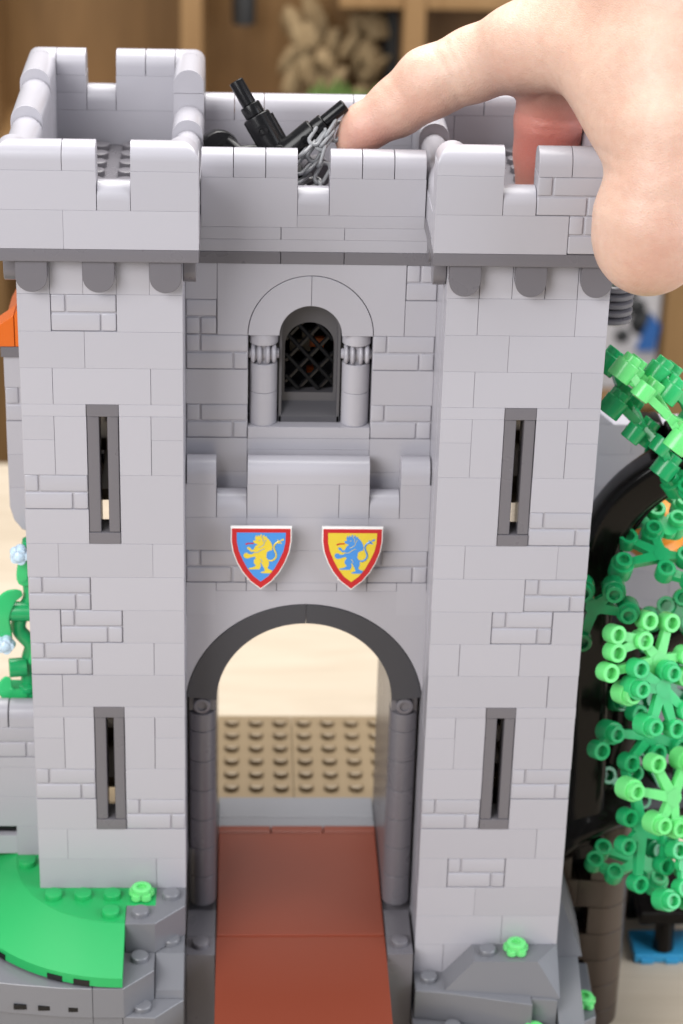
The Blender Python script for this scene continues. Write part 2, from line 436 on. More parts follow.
# rows: list of (z0, [(kind,x0,x1),...])  kind p plain, m masonry
def wall_rows(mb, rows, X, y0, y1):
    for z0, z1, items in rows:
        for k, a, b_ in items:
            if k == 'm': masonry(mb, X+a, X+b_, y0, y1, z0, z1)
            else: brick(mb, X+a, X+b_, y0, y1, z0, z1)
def R(k, *it): return (1.2*k, 1.2*k+1.2, it)
def winrows(k):   # a slit window four bricks high starting at row k, opening 2..3
    z = 1.2*k
    return [(z+4.4, z+4.8, (('p', 0, 2), ('p', 3, 5))),
            (z+3.6, z+4.4, (('p', 0, 1), ('p', 4, 5))), (z+2.4, z+3.6, (('p', 0, 1), ('p', 4, 5))),
            (z+2.4, z+4.4, (('p', 1, 2), ('p', 3, 4)))]
left_rows = [R(18, ('p', 0, 1), ('p', 1, 2), ('p', 2, 3), ('p', 3, 4), ('p', 4, 5)),
    R(17, ('p', 0, 1), ('m', 1, 3), ('p', 3, 5)), R(16, ('p', 0, 2), ('p', 2, 5)), R(15, ('p', 0, 1), ('p', 1, 4), ('p', 4, 5)),
    R(12, ('m', 0, 2)), (13.2, 15.6, (('p', 3, 5),)), R(11, ('p', 0, 2)),
    R(10, ('p', 0, 1), ('p', 1, 4), ('p', 4, 5)), R(9, ('m', 0, 2), ('p', 2, 5)), R(8, ('p', 0, 1), ('m', 1, 3), ('p', 3, 5)),
    R(7, ('m', 0, 2), ('p', 2, 4), ('p', 4, 5)), R(6, ('p', 0, 1), ('p', 1, 5)),
    R(3, ('m', 0, 2), ('p', 3, 5)), R(2, ('p', 0, 2), ('m', 3, 5)), R(1, ('p', 0, 1), ('p', 1, 5)), R(0, ('p', 0, 4), ('p', 4, 5))
    ]+winrows(11)+winrows(2)
right_rows = [R(18, ('p', 0, 1), ('p', 1, 2), ('p', 2, 3), ('p', 3, 4), ('p', 4, 5)),
    R(17, ('p', 0, 1), ('p', 1, 4), ('p', 4, 5)), R(16, ('p', 0, 2), ('p', 2, 5)), R(15, ('p', 0, 1), ('p', 1, 4), ('p', 4, 5)),
    (13.2, 15.6, (('p', 0, 2),)), R(12, ('p', 3, 5)), R(11, ('m', 3, 5)),
    R(10, ('p', 0, 1), ('p', 1, 4), ('p', 4, 5)), R(9, ('p', 0, 3), ('m', 3, 5)), R(8, ('p', 0, 2), ('m', 2, 4), ('p', 4, 5)),
    R(7, ('p', 0, 1), ('p', 1, 3), ('p', 3, 5)), R(6, ('p', 0, 4), ('p', 4, 5)),
    R(3, ('p', 0, 2), ('m', 3, 5)), R(2, ('m', 0, 2), ('p', 3, 5)), R(1, ('p', 0, 4), ('p', 4, 5)),
    R(0, ('p', 0, 1), ('m', 1, 3), ('p', 3, 5)), R(-1, ('p', 0, 2), ('p', 2, 5)), R(-2, ('p', 0, 3), ('p', 3, 5)),
    R(-3, ('p', 0, 1), ('p', 1, 5)), R(-4, ('p', 0, 5))]+winrows(11)+winrows(2)

def tower(X, rows, zb, label):
    mb = MB()
    wall_rows(mb, rows, X, 0, 1)
    k = round(zb/1.2); i = 0
    while k < 19:      # side and back walls
        z0, z1 = 1.2*k, 1.2*k+1.2
        ys = [1, 3, 6, 9, 12] if i % 2 else [1, 2, 5, 8, 12]
        for xa in (X, X+4):
            for a, b_ in zip(ys[:-1], ys[1:]):
                mb.box(xa, xa+1, a+.01, b_-.01, z0+.004, z1-.004)
        if not (3 <= k <= 8 or 12 <= k <= 16):
            xs = (X+1, X+2.5, X+4) if i % 2 else (X+1, X+3, X+4)
            for a, b_ in zip(xs[:-1], xs[1:]): mb.box(a+.01, b_-.01, 11, 12, z0+.004, z1-.004)
        k += 1; i += 1
    t = mb.build('tower', M['lgray'], castle, label=label)
    for z in (2.4, 13.2):
        w_ = MB(); zt = z+4.8
        w_.box(X+2+.01, X+3-.01, -.012, 1, zt-.4, zt-.004)
        w_.box(X+2+.01, X+3-.01, -.012, 1, z+.004, z+.4)
        w_.box(X+2+.012, X+2.385, .012, .95, z+.405, zt-.405, c=.03)
        w_.box(X+2.635, X+3-.012, .012, .95, z+.405, zt-.405, c=.03)
        w_.build('slit_window', M['dgray'], t)
    for dx in (0, 2, 4):
        c_ = MB(); x0 = X+dx+.025; x1 = X+dx+.975; xc = (x0+x1)/2; r = (x1-x0)/2; z1 = 22.795; zc = 21.8+r
        poly = [(x0, z1), (x0, zc)]+[(xc-r*math.cos(a), zc-r*math.sin(a)) for a in [math.pi*i/16 for i in range(1, 16)]]+[(x1, zc), (x1, z1)]
        c_.prism(poly, 'y', -.4, -.008, c=.02); c_.build('corbel', M['dgray'], t)
    for sx in (-1, 1):
        for y in (0.25, 2.25, 4.25, 6.25, 8.25, 10.25):
            c_ = MB(); xa = X-.4 if sx < 0 else X+5.008; y0 = y+.025; y1 = y+.975; yc = y+.5; r = .475; zc = 21.8+r
            poly = [(y0, 22.795), (y0, zc)]+[(yc-r*math.cos(a), zc-r*math.sin(a)) for a in [math.pi*i/12 for i in range(1, 12)]]+[(y1, zc), (y1, 22.795)]
            c_.prism(poly, 'x', xa, xa+.392, c=.02); c_.build('corbel', M['dgray'], t)
    c_ = MB(); c_.box(X-.5, X+5.5, -.5, 11.5, 22.8, 23.196, c=.02)
    for sx_ in (1, 2, 3, 4):
        for yy in range(1, 11): c_.stud(X+sx_, yy, 23.196)
    c_.build('cornice', M['dgray'], t)
    # interior clutter glimpsed through the slits
    rr = random.Random(int(X*10)+5)
    for zs, zt_ in ((3.2, 7.0), (14.2, 18.0)):
        n_ = MB(); n_.box(X+1.05, X+3.95, 2, 11, zs-.4, zs, c=.02, mi=1)
        for q_ in range(14): n_.box(*(lambda a, b: (a, a+.35, b, b+.3))(X+1.3+rr.uniform(0, 2), 2.4+q_*.55), zs+.01, zs+rr.uniform(.08, .5), mi=rr.choice((0, 1, 2)))
        n_.build('interior', [M['black'], M['tan'], M['brown']], t)
    return t
def z_int(k): return (3.2, 14.2)[k]
t_left = tower(0, left_rows, 0, 'left square tower rising from green plates')
t_right = tower(13, right_rows, -4.8, 'right square tower rising from dark rock beside the tree')

def parapet(X, parent, mirror):
    """box battlement 6 wide x 12 deep"""
    mb = MB()
    if not mirror:
        brick(mb, X-.5, X+1.5, -.5, .5, 23.2, 24.4); brick(mb, X+1.5, X+5.5, -.5, .5, 23.2, 24.4)
        brick(mb, X-.5, X+2.5, -.5, .5, 24.4, 25.6); brick(mb, X+3.5, X+5.5, -.5, .5, 24.4, 25.6)
        corner_cap(mb, X-.5, -.5, 25.6, 1, 1, ln=2); cap(mb, X+1.5, X+2.5, -.5, .5, 25.6)
        cap(mb, X+2.5, X+3.5, -.5, .5, 24.4); corner_cap(mb, X+3.5, -.5, 25.6, -1, 1, ln=2)
    else:
        brick(mb, X-.5, X+3.5, -.5, .5, 23.2, 24.4); masonry(mb, X+3.5, X+5.5, -.5, .5, 23.2, 24.4)
        brick(mb, X-.5, X+1.5, -.5, .5, 24.4, 25.6); masonry(mb, X+2.5, X+5.5, -.5, .5, 24.4, 25.6)
        corner_cap(mb, X-.5, -.5, 25.6, 1, 1, ln=2)
        cap(mb, X+1.5, X+2.5, -.5, .5, 24.4); cap(mb, X+2.5, X+3.5, -.5, .5, 25.6); corner_cap(mb, X+3.5, -.5, 25.6, -1, 1, ln=2)
    # back wall
    yb = 10.5
    if not mirror:
        brick(mb, X-.5, X+5.5, yb, yb+1, 23.2, 24.4)
        brick(mb, X-.5, X+1.5, yb, yb+1, 24.4, 25.0); brick(mb, X-.5, X+1.5, yb, yb+1, 25.0, 25.6)
        brick(mb, X+2.5, X+5.5, yb, yb+1, 24.4, 25.6)
        corner_cap(mb, X-.5, yb, 25.6, 1, -1); cap(mb, X+.5, X+1.5, yb, yb+1, 25.6)
        cap(mb, X+1.5, X+2.5, yb, yb+1, 24.4)
        cap(mb, X+2.5, X+3.5, yb, yb+1, 25.6); cap(mb, X+3.5, X+4.5, yb, yb+1, 25.6); corner_cap(mb, X+4.5, yb, 25.6, -1, -1)
    else:
        brick(mb, X-.5, X+1.0, yb, yb+1, 23.2, 23.9); brick(mb, X-.5, X+1.0, yb, yb+1, 23.9, 24.4); brick(mb, X+1.0, X+5.5, yb, yb+1, 23.2, 24.4)
        corner_cap(mb, X-.5, yb, 24.4, 1, -1); cap(mb, X+.5, X+2.0, yb, yb+1, 24.4); cap(mb, X+2.0, X+4.5, yb, yb+1, 24.4); corner_cap(mb, X+4.5, yb, 24.4, -1, -1)
    # side walls, stepping up towards the back.  (x0, high edge)
    def side(x0, steps):
        for y0, y1, zt, narrow in steps:
            zc = zt-.8
            mb.box(x0+(.03 if narrow else 0), x0+1-(.03 if narrow else 0), y0+.01, y1-.01, 23.2, zc-.002)
            if narrow: cap(mb, x0+.06, x0+.94, y0, y1, zc, 'y')
            else: cap(mb, x0, x0+1, y0, y1, zc, 'y')
    outer = [(.5, 4.9, 25.72, 0), (4.9, 8.2, 26.06, 0), (8.2, 10.5, 26.4, 0)]
    inner = [(.5, 3.5, 24.85, 1), (3.5, 6.6, 24.85, 1), (6.6, 8.3, 25.2, 0), (8.3, 10.5, 26.4, 0)]
    if not mirror: side(X-.5, outer); side(X+4.5, inner)
    else: side(X-.5, inner); side(X+4.5, outer)
    return mb.build('battlement', M['lgray'], parent)
parapet(0, t_left, False); parapet(13, t_right, True)
# ribbed drum on the flank of the right tower
m = MB()
for i in range(5):
    z = 19.75+i*.27; m.lathe((18.7, 3.2, z), (0, 0, 1), [(0, 0), (.52, 0), (.62, .06), (.62, .18), (.52, .24), (0, .24)], 24)
m.cyl((18.0, 3.2, 20.4), (18.6, 3.2, 20.4), .35)
m.build('ribbed_drum', M['dgray'], t_right)

# ---- gate wall between the towers
def arc_pts(cx, cz, r, a0, a1, n): return [(cx+r*math.cos(math.radians(a0+(a1-a0)*i/n)), cz+r*math.sin(math.radians(a0+(a1-a0)*i/n))) for i in range(n+1)]
def arch_block(mb, x0, x1, z0, z1, inner, y0, y1, mi=0, c=.015):
    """block with the opening outline `inner` (left foot to right foot) cut from below"""
    A = list(inner); n = len(A); B = []
    xa, xb = A[0][0], A[-1][0]
    for i, (x, z) in enumerate(A):      # walk the outline radially onto the block's edge
        t_ = (x-xa)/(xb-xa); B.append((x0+(x1-x0)*t_, z1))
    A = [(x0, z0)] + [(xa, z0)] + A + [(xb, z0)] + [(x1, z0)] if z0 < A[0][1]-.01 or True else A
    A = A[1:-1]; B = [(x0, z0)] + [(x0, z1)] + B[1:-1] + [(x1, z1)] + [(x1, z0)]
    mb.strip(A, B, y0, y1, c=c or .006, mi=mi)
gate = MB()
# upper wall, y = 3
U = 3.0
brick(gate, 5, 6, U, U+1, 20.4, 21.6); masonry(gate, 5, 6, U, U+1, 19.2, 20.4, True)
brick(gate, 12, 13, U, U+1, 19.2, 20.4); masonry(gate, 12, 13, U, U+1, 20.4, 21.6)
outer2 = arc_pts(9, 19.2, 2.02, 180, 0, 40)
arch_block(gate, 6.01, 11.99, 19.205, 21.6, outer2, U, U+1, c=.012)
masonry(gate, 5, 7, U, U+1, 18, 19.2); masonry(gate, 11, 13, U, U+1, 18, 19.2)
brick(gate, 5, 7, U, U+1, 16.8, 18); brick(gate, 11, 13, U, U+1, 16.8, 18)
masonry(gate, 5, 7, U, U+1, 15.6, 16.8); masonry(gate, 11, 13, U, U+1, 15.6, 16.8)
for z0, z1 in ((14.4, 15.6), (13.2, 14.4)):
    brick(gate, 5, 7, U, U+1, z0, z1); brick(gate, 11, 13, U, U+1, z0, z1)
brick(gate, 7, 11, U, U+1, 15.6-.4, 15.6); brick(gate, 7, 11, U, U+1, 13.2, 15.2)
# window sill plate and surround
gate.box(7.01, 10.99, U+.0, U+1.6, 15.605, 16.0)
gate.box(6.6, 11.4, U+1.45, U+1.6, 16, 16.4, c=.01)
# lower wall, y = 2
Lw = 2.0
for a, b_ in ((5, 6), (7, 8), (8, 10), (10, 11), (12, 13)): brick(gate, a, b_, Lw, U-.01, 13.2, 14.4)
cap(gate, 5.03, 6, Lw, U-.01, 14.4); cap(gate, 7, 11, Lw, U-.01, 14.4); cap(gate, 12, 12.97, Lw, U-.01, 14.4)
cap(gate, 6, 7, Lw, U-.01, 13.2); cap(gate, 11, 12, Lw, U-.01, 13.2)
brick(gate, 5, 7, Lw, U+1, 12, 13.2); brick(gate, 7, 11, Lw, U+1, 12, 13.2); brick(gate, 11, 13, Lw, U+1, 12, 13.2)
masonry(gate, 5, 7, Lw, U+1, 10.8, 12); brick(gate, 7, 11, Lw, U+1, 10.8, 12); masonry(gate, 11, 13, Lw, U+1, 10.8, 12)
for a in (5, 6, 11, 12): brick(gate, a, a+1, Lw-.003, U+.9, 9.6 if a in (5, 12) else 10.5, 10.8, gx=.006)
for a, b_ in ((7, 8), (8, 10), (10, 11)): brick(gate, a, b_, Lw, U+.9, 10.503, 10.8, gx=.008)
big = arc_pts(9, 5.95, 4.06, 172, 8, 48)
arch_block(gate, 4.96, 13.04, 6.40, 10.5, big, Lw, U+1, c=.006)
gate_o = gate.build('gate_wall', M['lgray'], castle)
# dark arch over the gate
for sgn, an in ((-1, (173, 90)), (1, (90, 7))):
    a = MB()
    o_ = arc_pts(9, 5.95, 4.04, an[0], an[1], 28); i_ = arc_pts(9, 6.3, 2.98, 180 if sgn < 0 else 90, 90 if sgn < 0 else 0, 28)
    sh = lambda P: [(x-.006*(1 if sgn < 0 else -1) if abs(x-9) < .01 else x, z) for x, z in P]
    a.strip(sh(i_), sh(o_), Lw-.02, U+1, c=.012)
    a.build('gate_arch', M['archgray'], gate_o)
# gate side walls behind the columns
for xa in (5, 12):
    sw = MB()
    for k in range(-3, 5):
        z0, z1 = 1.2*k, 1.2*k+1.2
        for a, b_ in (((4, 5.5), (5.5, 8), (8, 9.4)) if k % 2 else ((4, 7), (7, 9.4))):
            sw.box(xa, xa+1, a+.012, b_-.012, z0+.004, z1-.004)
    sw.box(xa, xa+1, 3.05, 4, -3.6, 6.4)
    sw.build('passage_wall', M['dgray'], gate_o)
for xc in (5.52, 12.45):
    c_ = MB()
    z = -2.2
    for h in (1.2, 1.2, 1.2, 1.2, 1.2, 1.2, .70):
        c_.lathe((xc, 2.5, z), (0, 0, 1), [(0, 0), (.455, 0), (.475, .02), (.475, h-.03), (.455, h-.012), (0, h-.012)], 28); z += h
    c_.box(xc-.45, xc+.45, 2.3, 3.0, z, 6.38, c=.02)
    c_.lathe((xc, 2.3, z+.33), (0, -1, 0), [(.30, 0), (.30, .25), (.27, .28), (.17, .28), (.17, .22), (0, .22)], 24)
    c_.build('column', M['dgray'], gate_o)
# arched window with two light columns
aw = MB()
for an0, an1 in ((180, 90), (90, 0)):
    o_ = arc_pts(9, 19.2, 2.0, an0, an1, 24); i_ = arc_pts(9, 19.2, 1.0, an0, an1, 24)
    if an0 == 180: o_ = o_[:-1]+[(8.992, 21.2)]; i_ = i_[:-1]+[(8.992, 20.2)]
    else: o_ = [(9.008, 21.2)]+o_[1:]; i_ = [(9.008, 20.2)]+i_[1:]
    aw.strip(i_, o_, U-.02, U+1, c=.015)
win = aw.build('window_arch', M['lgray'], gate_o)
fr = MB()
inn = [(8.2, 16.9)]+[(9-.8*math.cos(a), 19.0+.8*math.sin(a)) for a in [math.pi*i/24 for i in range(25)]]+[(9.8, 16.9)]
FY = U+1.0
poly = [(7.95, 16.4)]+[(7.95, 21.0), (10.05, 21.0), (10.05, 16.4)]
# frame ring = left half + right half around the opening
hl = [(7.9, 16.45), (7.9, 20.6), (9, 20.6), (9, 19.3)]+[(9-.8*math.sin(a), 18.5+.8*math.cos(a)) for a in [math.pi/2*i/14 for i in range(1, 15)]]+[(8.2, 16.85), (9, 16.85), (9, 16.45)]
hr = [(18-x, z) for x, z in hl][::-1]
fr.prism(hl, 'y', FY-.05, FY+.4); fr.prism(hr, 'y', FY-.05, FY+.4)
fr.prism([(U+.45, 16.0), (U+.45, 16.2), (U+.95, 16.55), (U+1.2, 16.55), (U+1.2, 16.0)], 'x', 8.0, 10.0)
li = arc_pts(9, 19.2, .995, 180, 0, 30); lo_ = arc_pts(9, 19.2, .9, 180, 0, 30)
fr.strip([(8.1, 16.0)]+lo_+[(9.9, 16.0)], [(8.005, 16.0)]+li+[(9.995, 16.0)], U+.45, FY)
fr.build('window_frame', M['framegray'], win)
lt = MB(); y_l = FY+.2
def clip_len(x, z):   # inside the arched opening
    return (abs(x-9) < .8 and 16.85 < z <= 18.5) or (z > 18.5 and (x-9)**2+(z-18.5)**2 < .64)
for sgn in (-1, 1):
    for k in range(-9, 10):
        b0 = 18.0+k*.74; pts = []
        for i in range(0, 60):
            x = 8.2+1.6*i/59; z = b0+sgn*(x-9)*1.12
            if clip_len(x, z): pts.append((x, y_l+.02*sgn, z))
        if len(pts) > 2: lt.tube([pts[0], pts[-1]], .08, n=6)
lt.build('lattice', M['black'], win)
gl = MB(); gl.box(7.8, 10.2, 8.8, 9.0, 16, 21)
for (x, z, w_, mi) in ((8.75, 19.3, .35, 1), (9.3, 19.4, .25, 2), (9.0, 19.7, .2, 1), (8.8, 17.6, .16, 3), (9.35, 17.6, .14, 3), (9.1, 18.4, .12, 2)):
    gl.box(x-w_, x+w_, 6.0, 6.3, z-w_*.6-1.6, z+w_*.6-1.6, mi=mi)
gl.box(6.2, 7.3, 4.2, 9, 15.6, 21.5); gl.box(10.7, 11.8, 4.2, 9, 15.6, 21.5)
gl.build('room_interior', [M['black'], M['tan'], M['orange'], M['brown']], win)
for xc in (7.5, 10.5):
    c_ = MB()
    for z, h, r in ((16.0, 1.15, .455), (17.15, 1.0, .455)):
        c_.lathe((xc, U+.5, z), (0, 0, 1), [(0, 0), (r-.02, 0), (r, .02), (r, h-.03), (r-.025, h-.008), (0, h-.008)], 28)
    c_.lathe((xc, U+.5, 18.15), (0, 0, 1), [(0, 0), (.3, 0), (.3, .65), (0, .65)], 20)
    c_.lathe((xc, U+.48, 18.8), (0, 0, 1), [(0, .0), (.44, .0), (.47, .03), (.47, .37), (.45, .39), (0, .39)], 28)
    co = c_.build('column', M['lgray'], win)
    s_ = MB()
    for dx, r in ((-.335, .33), (-.13, .36), (.13, .36), (.335, .33)):
        s_.lathe((xc+dx-.075, U+.33, 18.47), (1, 0, 0), [(0, 0), (r-.05, 0), (r, .05), (r, .10), (r-.05, .15), (0, .15)], 24)
    s_.cyl((xc-.5, U+.38, 18.45), (xc+.5, U+.38, 18.45), .17, n=16)
    s_.cyl((xc-.3, U+.36, 18.46), (xc+.3, U+.36, 18.46), .24, n=16)
    s_.build('scroll', M['lgray'], win)

# ---- battlement of the gate wall
g2 = MB()
g2.box(5.01, 7.99, U-.02, U+1, 21.6, 21.996, mi=1); g2.box(8.01, 9.99, U-.02, U+1, 21.6, 21.996, mi=1); g2.box(10.01, 12.99, U-.02, U+1, 21.6, 21.996, mi=1)
brick(g2, 5, 13, U, U+1, 22, 22.4)
for a, b_ in ((5, 8), (8, 10), (10, 13)): brick(g2, a, b_, U, U+1, 22.4, 22.8)
brick(g2, 5.5, 8.5, U, U+1, 22.8, 24.4); brick(g2, 8.5, 12.5, U, U+1, 22.8, 23.2); brick(g2, 9.5, 12.5, U, U+1, 23.2, 24.4)
for a in (5.5, 6.5, 7.5, 9.5, 10.5, 11.5): cap(g2, a, a+1, U, U+1, 24.4)
cap(g2, 8.5, 9.5, U, U+1, 23.2)
YB = 9.5
for a, b_ in ((5.5, 6.5), (6.5, 7.5), (7.5, 10.5), (10.5, 12.5)): cap(g2, a, b_, YB, YB+1, 24.4)
brick(g2, 5.5, 7.2, YB, YB+1, 23.6, 24.4); brick(g2, 7.2, 12.5, YB, YB+1, 23.6, 24.4); brick(g2, 5.5, 12.5, YB, YB+1, 22.4, 23.6)
g2.box(5.5, 12.5, YB, YB+1, 21.6, 22.4)
g2.box(5.0, 13.0, U+1, YB, 22.0, 22.4, mi=1)
for x in range(6, 13):
    for y in range(5, 9): g2.stud(x, y+.5, 22.4, mi=1)
g2.build('battlement', [M['lgray'], M['dgray']], castle)
# hidden mass of the wall room
rm = MB(); rm.box(5.05, 12.95, 9.0, 9.5, 9.6, 22); rm.box(5.05, 12.95, 4, 9, 9.6, 10)
rm.build('room_shell', M['lgray'], castle)

# ---- shields
def shield(xc, field, beast, label):
    y1 = 1.62; y0 = y1-.17; zt = 13.12
    side_ = [(1.0, 0), (1.0, .5), (.94, .9), (.8, 1.3), (.62, 1.65), (.36, 2.0), (0, 2.3)]
    out = [(x, -z) for x, z in side_]+[(-x, -z) for x, z in side_[:-1][::-1]]
    P = lambda pts, k=1.0: [(xc+x*k, zt+z) for x, z in pts]
    m = MB(); m.prism(P(out), 'y', y0, y1, c=.03)
    m.box(xc-.45, xc+.45, y1-.01, Lw+.02, 11.1, 12.5)
    s = m.build('shield', M['white'], castle, label=label)
    rd = [(.955, .05), (.955, .5), (.9, .88), (.765, 1.27), (.59, 1.61), (.34, 1.95), (0, 2.23)]
    ro = [(x, -z) for x, z in rd]+[(-x, -z) for x, z in rd[:-1][::-1]]
    m = MB(); m.prism(P(ro), 'y', y0-.006, y0+.02, c=0); m.build('border', M['sred'], s)
    fi = [(.80, .19), (.79, .55), (.73, .85), (.60, 1.18), (.44, 1.5), (.24, 1.78), (0, 1.98)]
    fo = [(x, -z) for x, z in fi]+[(-x, -z) for x, z in fi[:-1][::-1]]
    m = MB(); m.prism(P(fo), 'y', y0-.011, y0+.02, c=0); m.build('field', M[field], s)
    def Z(l): return [(xc+(x-328)/272, zt-(y-62)/246) for x, y in l]
    m = MB()
    body = [(283,128),(292,148),(302,126),(312,145),(328,118),(336,145),(352,124),(360,148),(372,138),(382,158),(398,170),(412,190),(422,212),(430,238),(424,250),(428,262),(412,266),(396,272),(380,282),(378,305),(374,325),(386,345),(398,366),(400,395),(386,425),(408,442),(430,446),(426,460),(412,474),(336,472),(324,463),(364,452),(358,430),(340,398),(326,372),(322,380),(328,405),(316,438),(222,438),(218,428),(258,420),(284,404),(264,380),(264,356),(282,338),(272,322),(244,328),(212,340),(190,338),(174,322),(172,304),(188,290),(206,290),(220,302),(246,302),(268,288),(262,276),(240,282),(226,268),(206,254),(202,240),(218,236),(232,244),(242,262),(262,262),(268,246),(278,226),(300,214),(262,198),(256,180),(282,176),(272,160)]
    m.prism(Z(body), 'y', y0-.017, y0, c=0)
    tail = [(388,356),(420,360),(446,348),(462,324),(462,296),(450,270),(440,244),(446,216),(462,198),(484,186)]
    tz = Z(tail); m.tube([(x, y0-.012, z) for x, z in tz], [.022,.03,.032,.032,.03,.03,.03,.03,.03,.03], n=6)
    for l in ([(470,165),(486,180),(502,176),(498,200),(482,206),(466,196),(474,184)], [(500,170),(526,160),(530,172),(510,184)], [(492,196),(512,198),(506,210)]):
        m.prism(Z(l), 'y', y0-.017, y0, c=0)
    lion = m.build('lion', M[beast], s)
    m = MB(); m.prism(Z([(186,206),(210,200),(264,198),(262,208),(216,210),(192,220)]), 'y', y0-.018, y0-.002, c=0)
    m.build('tongue', M['sred'], s)
    m = MB()
    for l in ([(372,170),(356,196),(352,216),(330,232),(306,240)], [(268,288),(300,284),(330,262),(360,250)], [(340,372),(332,352),(320,342)], [(306,180),(318,176)], [(330,140),(348,166),(344,186)]):
        m.tube([(x, y0-.018, z) for x, z in Z(l)], .009, n=5)
    m.build('outline', M[field], s)
shield(7.47, 'sblue', 'syellow', 'blue shield with a yellow lion')
shield(10.45, 'syellow', 'sblue', 'yellow shield with a blue lion')

# ---- drawbridge
d = MB()
d.box(6.03, 11.97, .50, 6.9, -2.8, -2.33, c=.06); d.box(6.03, 11.97, -7.5, .52, -2.8, -2.42, c=.02)
for a, b_ in ((6.03, 8.0), (8.03, 9.98), (10.01, 11.97)): d.box(a, b_, 6.93, 7.4, -2.8, -2.36, c=.03)
d.build('drawbridge', M['brick_red'], castle)
# ---- passage floor and the plates the castle stands on
fs = MB(); fs.box(6.02, 11.98, 7.42, 8.2, -3.2, -2.5, c=.03); fs.box(6.02, 11.98, 8.22, 9.6, -3.2, -2.5, c=.03); fs.build('passage_slab', M['midgray'], castle)
fl = MB(); fl.box(5, 13, 2.0, 7.4, -4.4, -2.84, c=.02)
fl.box(5.0, 6.0, .5, 2.05, -4.4, -2.4); fl.box(12, 12.9, .5, 2.05, -4.4, -2.4)
fl.box(5.0, 6.0, 2.05, 4, -4.4, -2.6); fl.box(12, 13, 2.05, 4, -4.4, -2.6)
fl.box(5.0, 6.0, -.55, .48, TZ, -2.4); fl.box(12, 12.9, -.55, .48, TZ, -2.4)
fl.stud(5.5, 0, -2.4); fl.stud(12.45, 0.05, -2.4)
fl.build('gate_floor', M['dgray'], castle)
bp_ = MB()
bp_.box(-4, 8.98, 10.9, 17.6, -4.0, -3.6); bp_.box(9.0, 24, 10.9, 17.6, -4.0, -3.6)
for i in range(-4, 15):
    for j in range(6): bp_.stud(6.5+i, 11.95+j*1.0, -3.6)
bp_.build('base_plate', M['tan'], castle)
un = MB(); un.box(-6, 18, 3, 10.9, TZ, -4.4); un.box(-4, 24, 10.9, 17.6, TZ, -4.05)
un.build('base_frame', M['dgray'], castle)

# ---- rocks and grass
rk = MB()
def pz(l, z1, z0, c=.02): rk.prism(l, 'z', z0, z1, c=c)
pz([(3.01, 1), (3.01, -2.05), (4.0, -2.05), (5, -1.02), (5, 1)], -.004, -1.2)
rk.stud(4.5, -.5, 0); rk.stud(3.5, -1.5, 0)
pz([(-8, 0), (-8, -3.2), (-2, -3.5), (-.5, -3.75), (1, -3.95), (2.0, -4.0), (2.0, 0)], -1.2, -2.4)
pz([(2.02, 0), (2.02, -4.0), (3.03, -4.0), (4.0, -3.02), (4.0, -1), (4, 0)], -1.2, -2.4)
rk.stud(3.5, -2.4, -1.2)
pz([(-8, -3.1), (-2, -3.42), (-.5, -3.67), (1, -3.87), (2.0, -3.94), (2.0, 0), (-8, 0)], -2.42, -3.6)
pz([(2.02, 0), (2.02, -3.94), (2.98, -3.94), (2.98, 0)], -2.42, -3.6)
pz([(3.0, 0), (3.0, -3.95), (4.05, -4.0), (4.98, -3.05), (4.98, 0)], -2.4, -3.6)
rk.stud(3.62, -3.5, -2.4)
pz([(-8, -3), (2, -3.8), (4.1, -3.9), (4.98, -3.0), (4.98, 0), (-8, 0)], -3.62, TZ)
# steep slope brick catching the light
rk.prism([(-1.0, -1.2), (-2.04, -1.22), (-2.9, -2.1), (-2.98, -2.38), (-1.0, -2.38)], 'x', 4.02, 4.98, c=.015)
rk.stud(4.52, -1.45, -1.2)
# rock face left uncut; black boxes further down stand for the slits' shade
rk.build('rock_outcrop', M['rock'], castle, smooth=20); rk = MB()
# right side
pz([(13, 1), (13, -1.03), (14.2, -1.2), (17.0, -1.85), (17, 1)], -3.6, -4.8)
pz([(17.02, 1), (17.02, -1.5), (17.9, -1.6), (17.95, 1)], -3.61, -4.8)
pz([(12.92, 1), (12.92, -1.9), (15.2, -2.25), (18.2, -2.3), (18.2, 1)], -4.82, -6.0)
rk.stud(13.5, -.4, -3.6); rk.stud(14.3, -1.6, -4.8)
# trapezoid wedge with sloped flank
V = [(13.9,-1.02,-3.6),(18,-1.02,-3.6),(18,0.6,-3.6),(14.9,0.6,-3.6),(15,-1.0,-2.42),(17.15,-1.0,-2.42),(17.95,-.2,-2.42),(17.95,.6,-2.4),(15,.6,-2.4)]
rk.add([(14,-1.05,-3.6),(18,-1.5,-3.6),(18.0,.3,-3.6),(14.0,.3,-3.6),(15,-1.0,-2.4),(17.2,-1.0,-2.4),(18.0,-.02,-2.4),(15,.3,-2.4),(18,.3,-2.4)],
       [(0,1,2,3),(0,4,5,1),(1,5,6),(1,6,8,2),(4,7,8,6,5),(0,3,7,4),(3,2,8,7)])
rk.stud(15.5, -.45, -2.4)
pz([(12.92, 1), (12.92, -3.0), (16, -3.2), (18.4, -3.0), (19.4, -1.5), (19.4, 2)], -6.02, TZ)
rk.add([(18.02,.95,-3.6),(18.95,.95,-3.6),(18.85,-2.2,-4.4),(17.95,-2.2,-4.4),(18.02,.95,TZ),(18.95,.95,TZ),(18.85,-2.2,TZ),(17.95,-2.2,TZ)],
       [(0,1,2,3),(3,2,6,7),(0,3,7,4),(1,5,6,2),(0,4,5,1),(4,7,6,5)])
pz([(18.9, 2.5), (18.9, -1.0), (19.5, -.6), (19.6, 2.5)], -5.1, TZ)
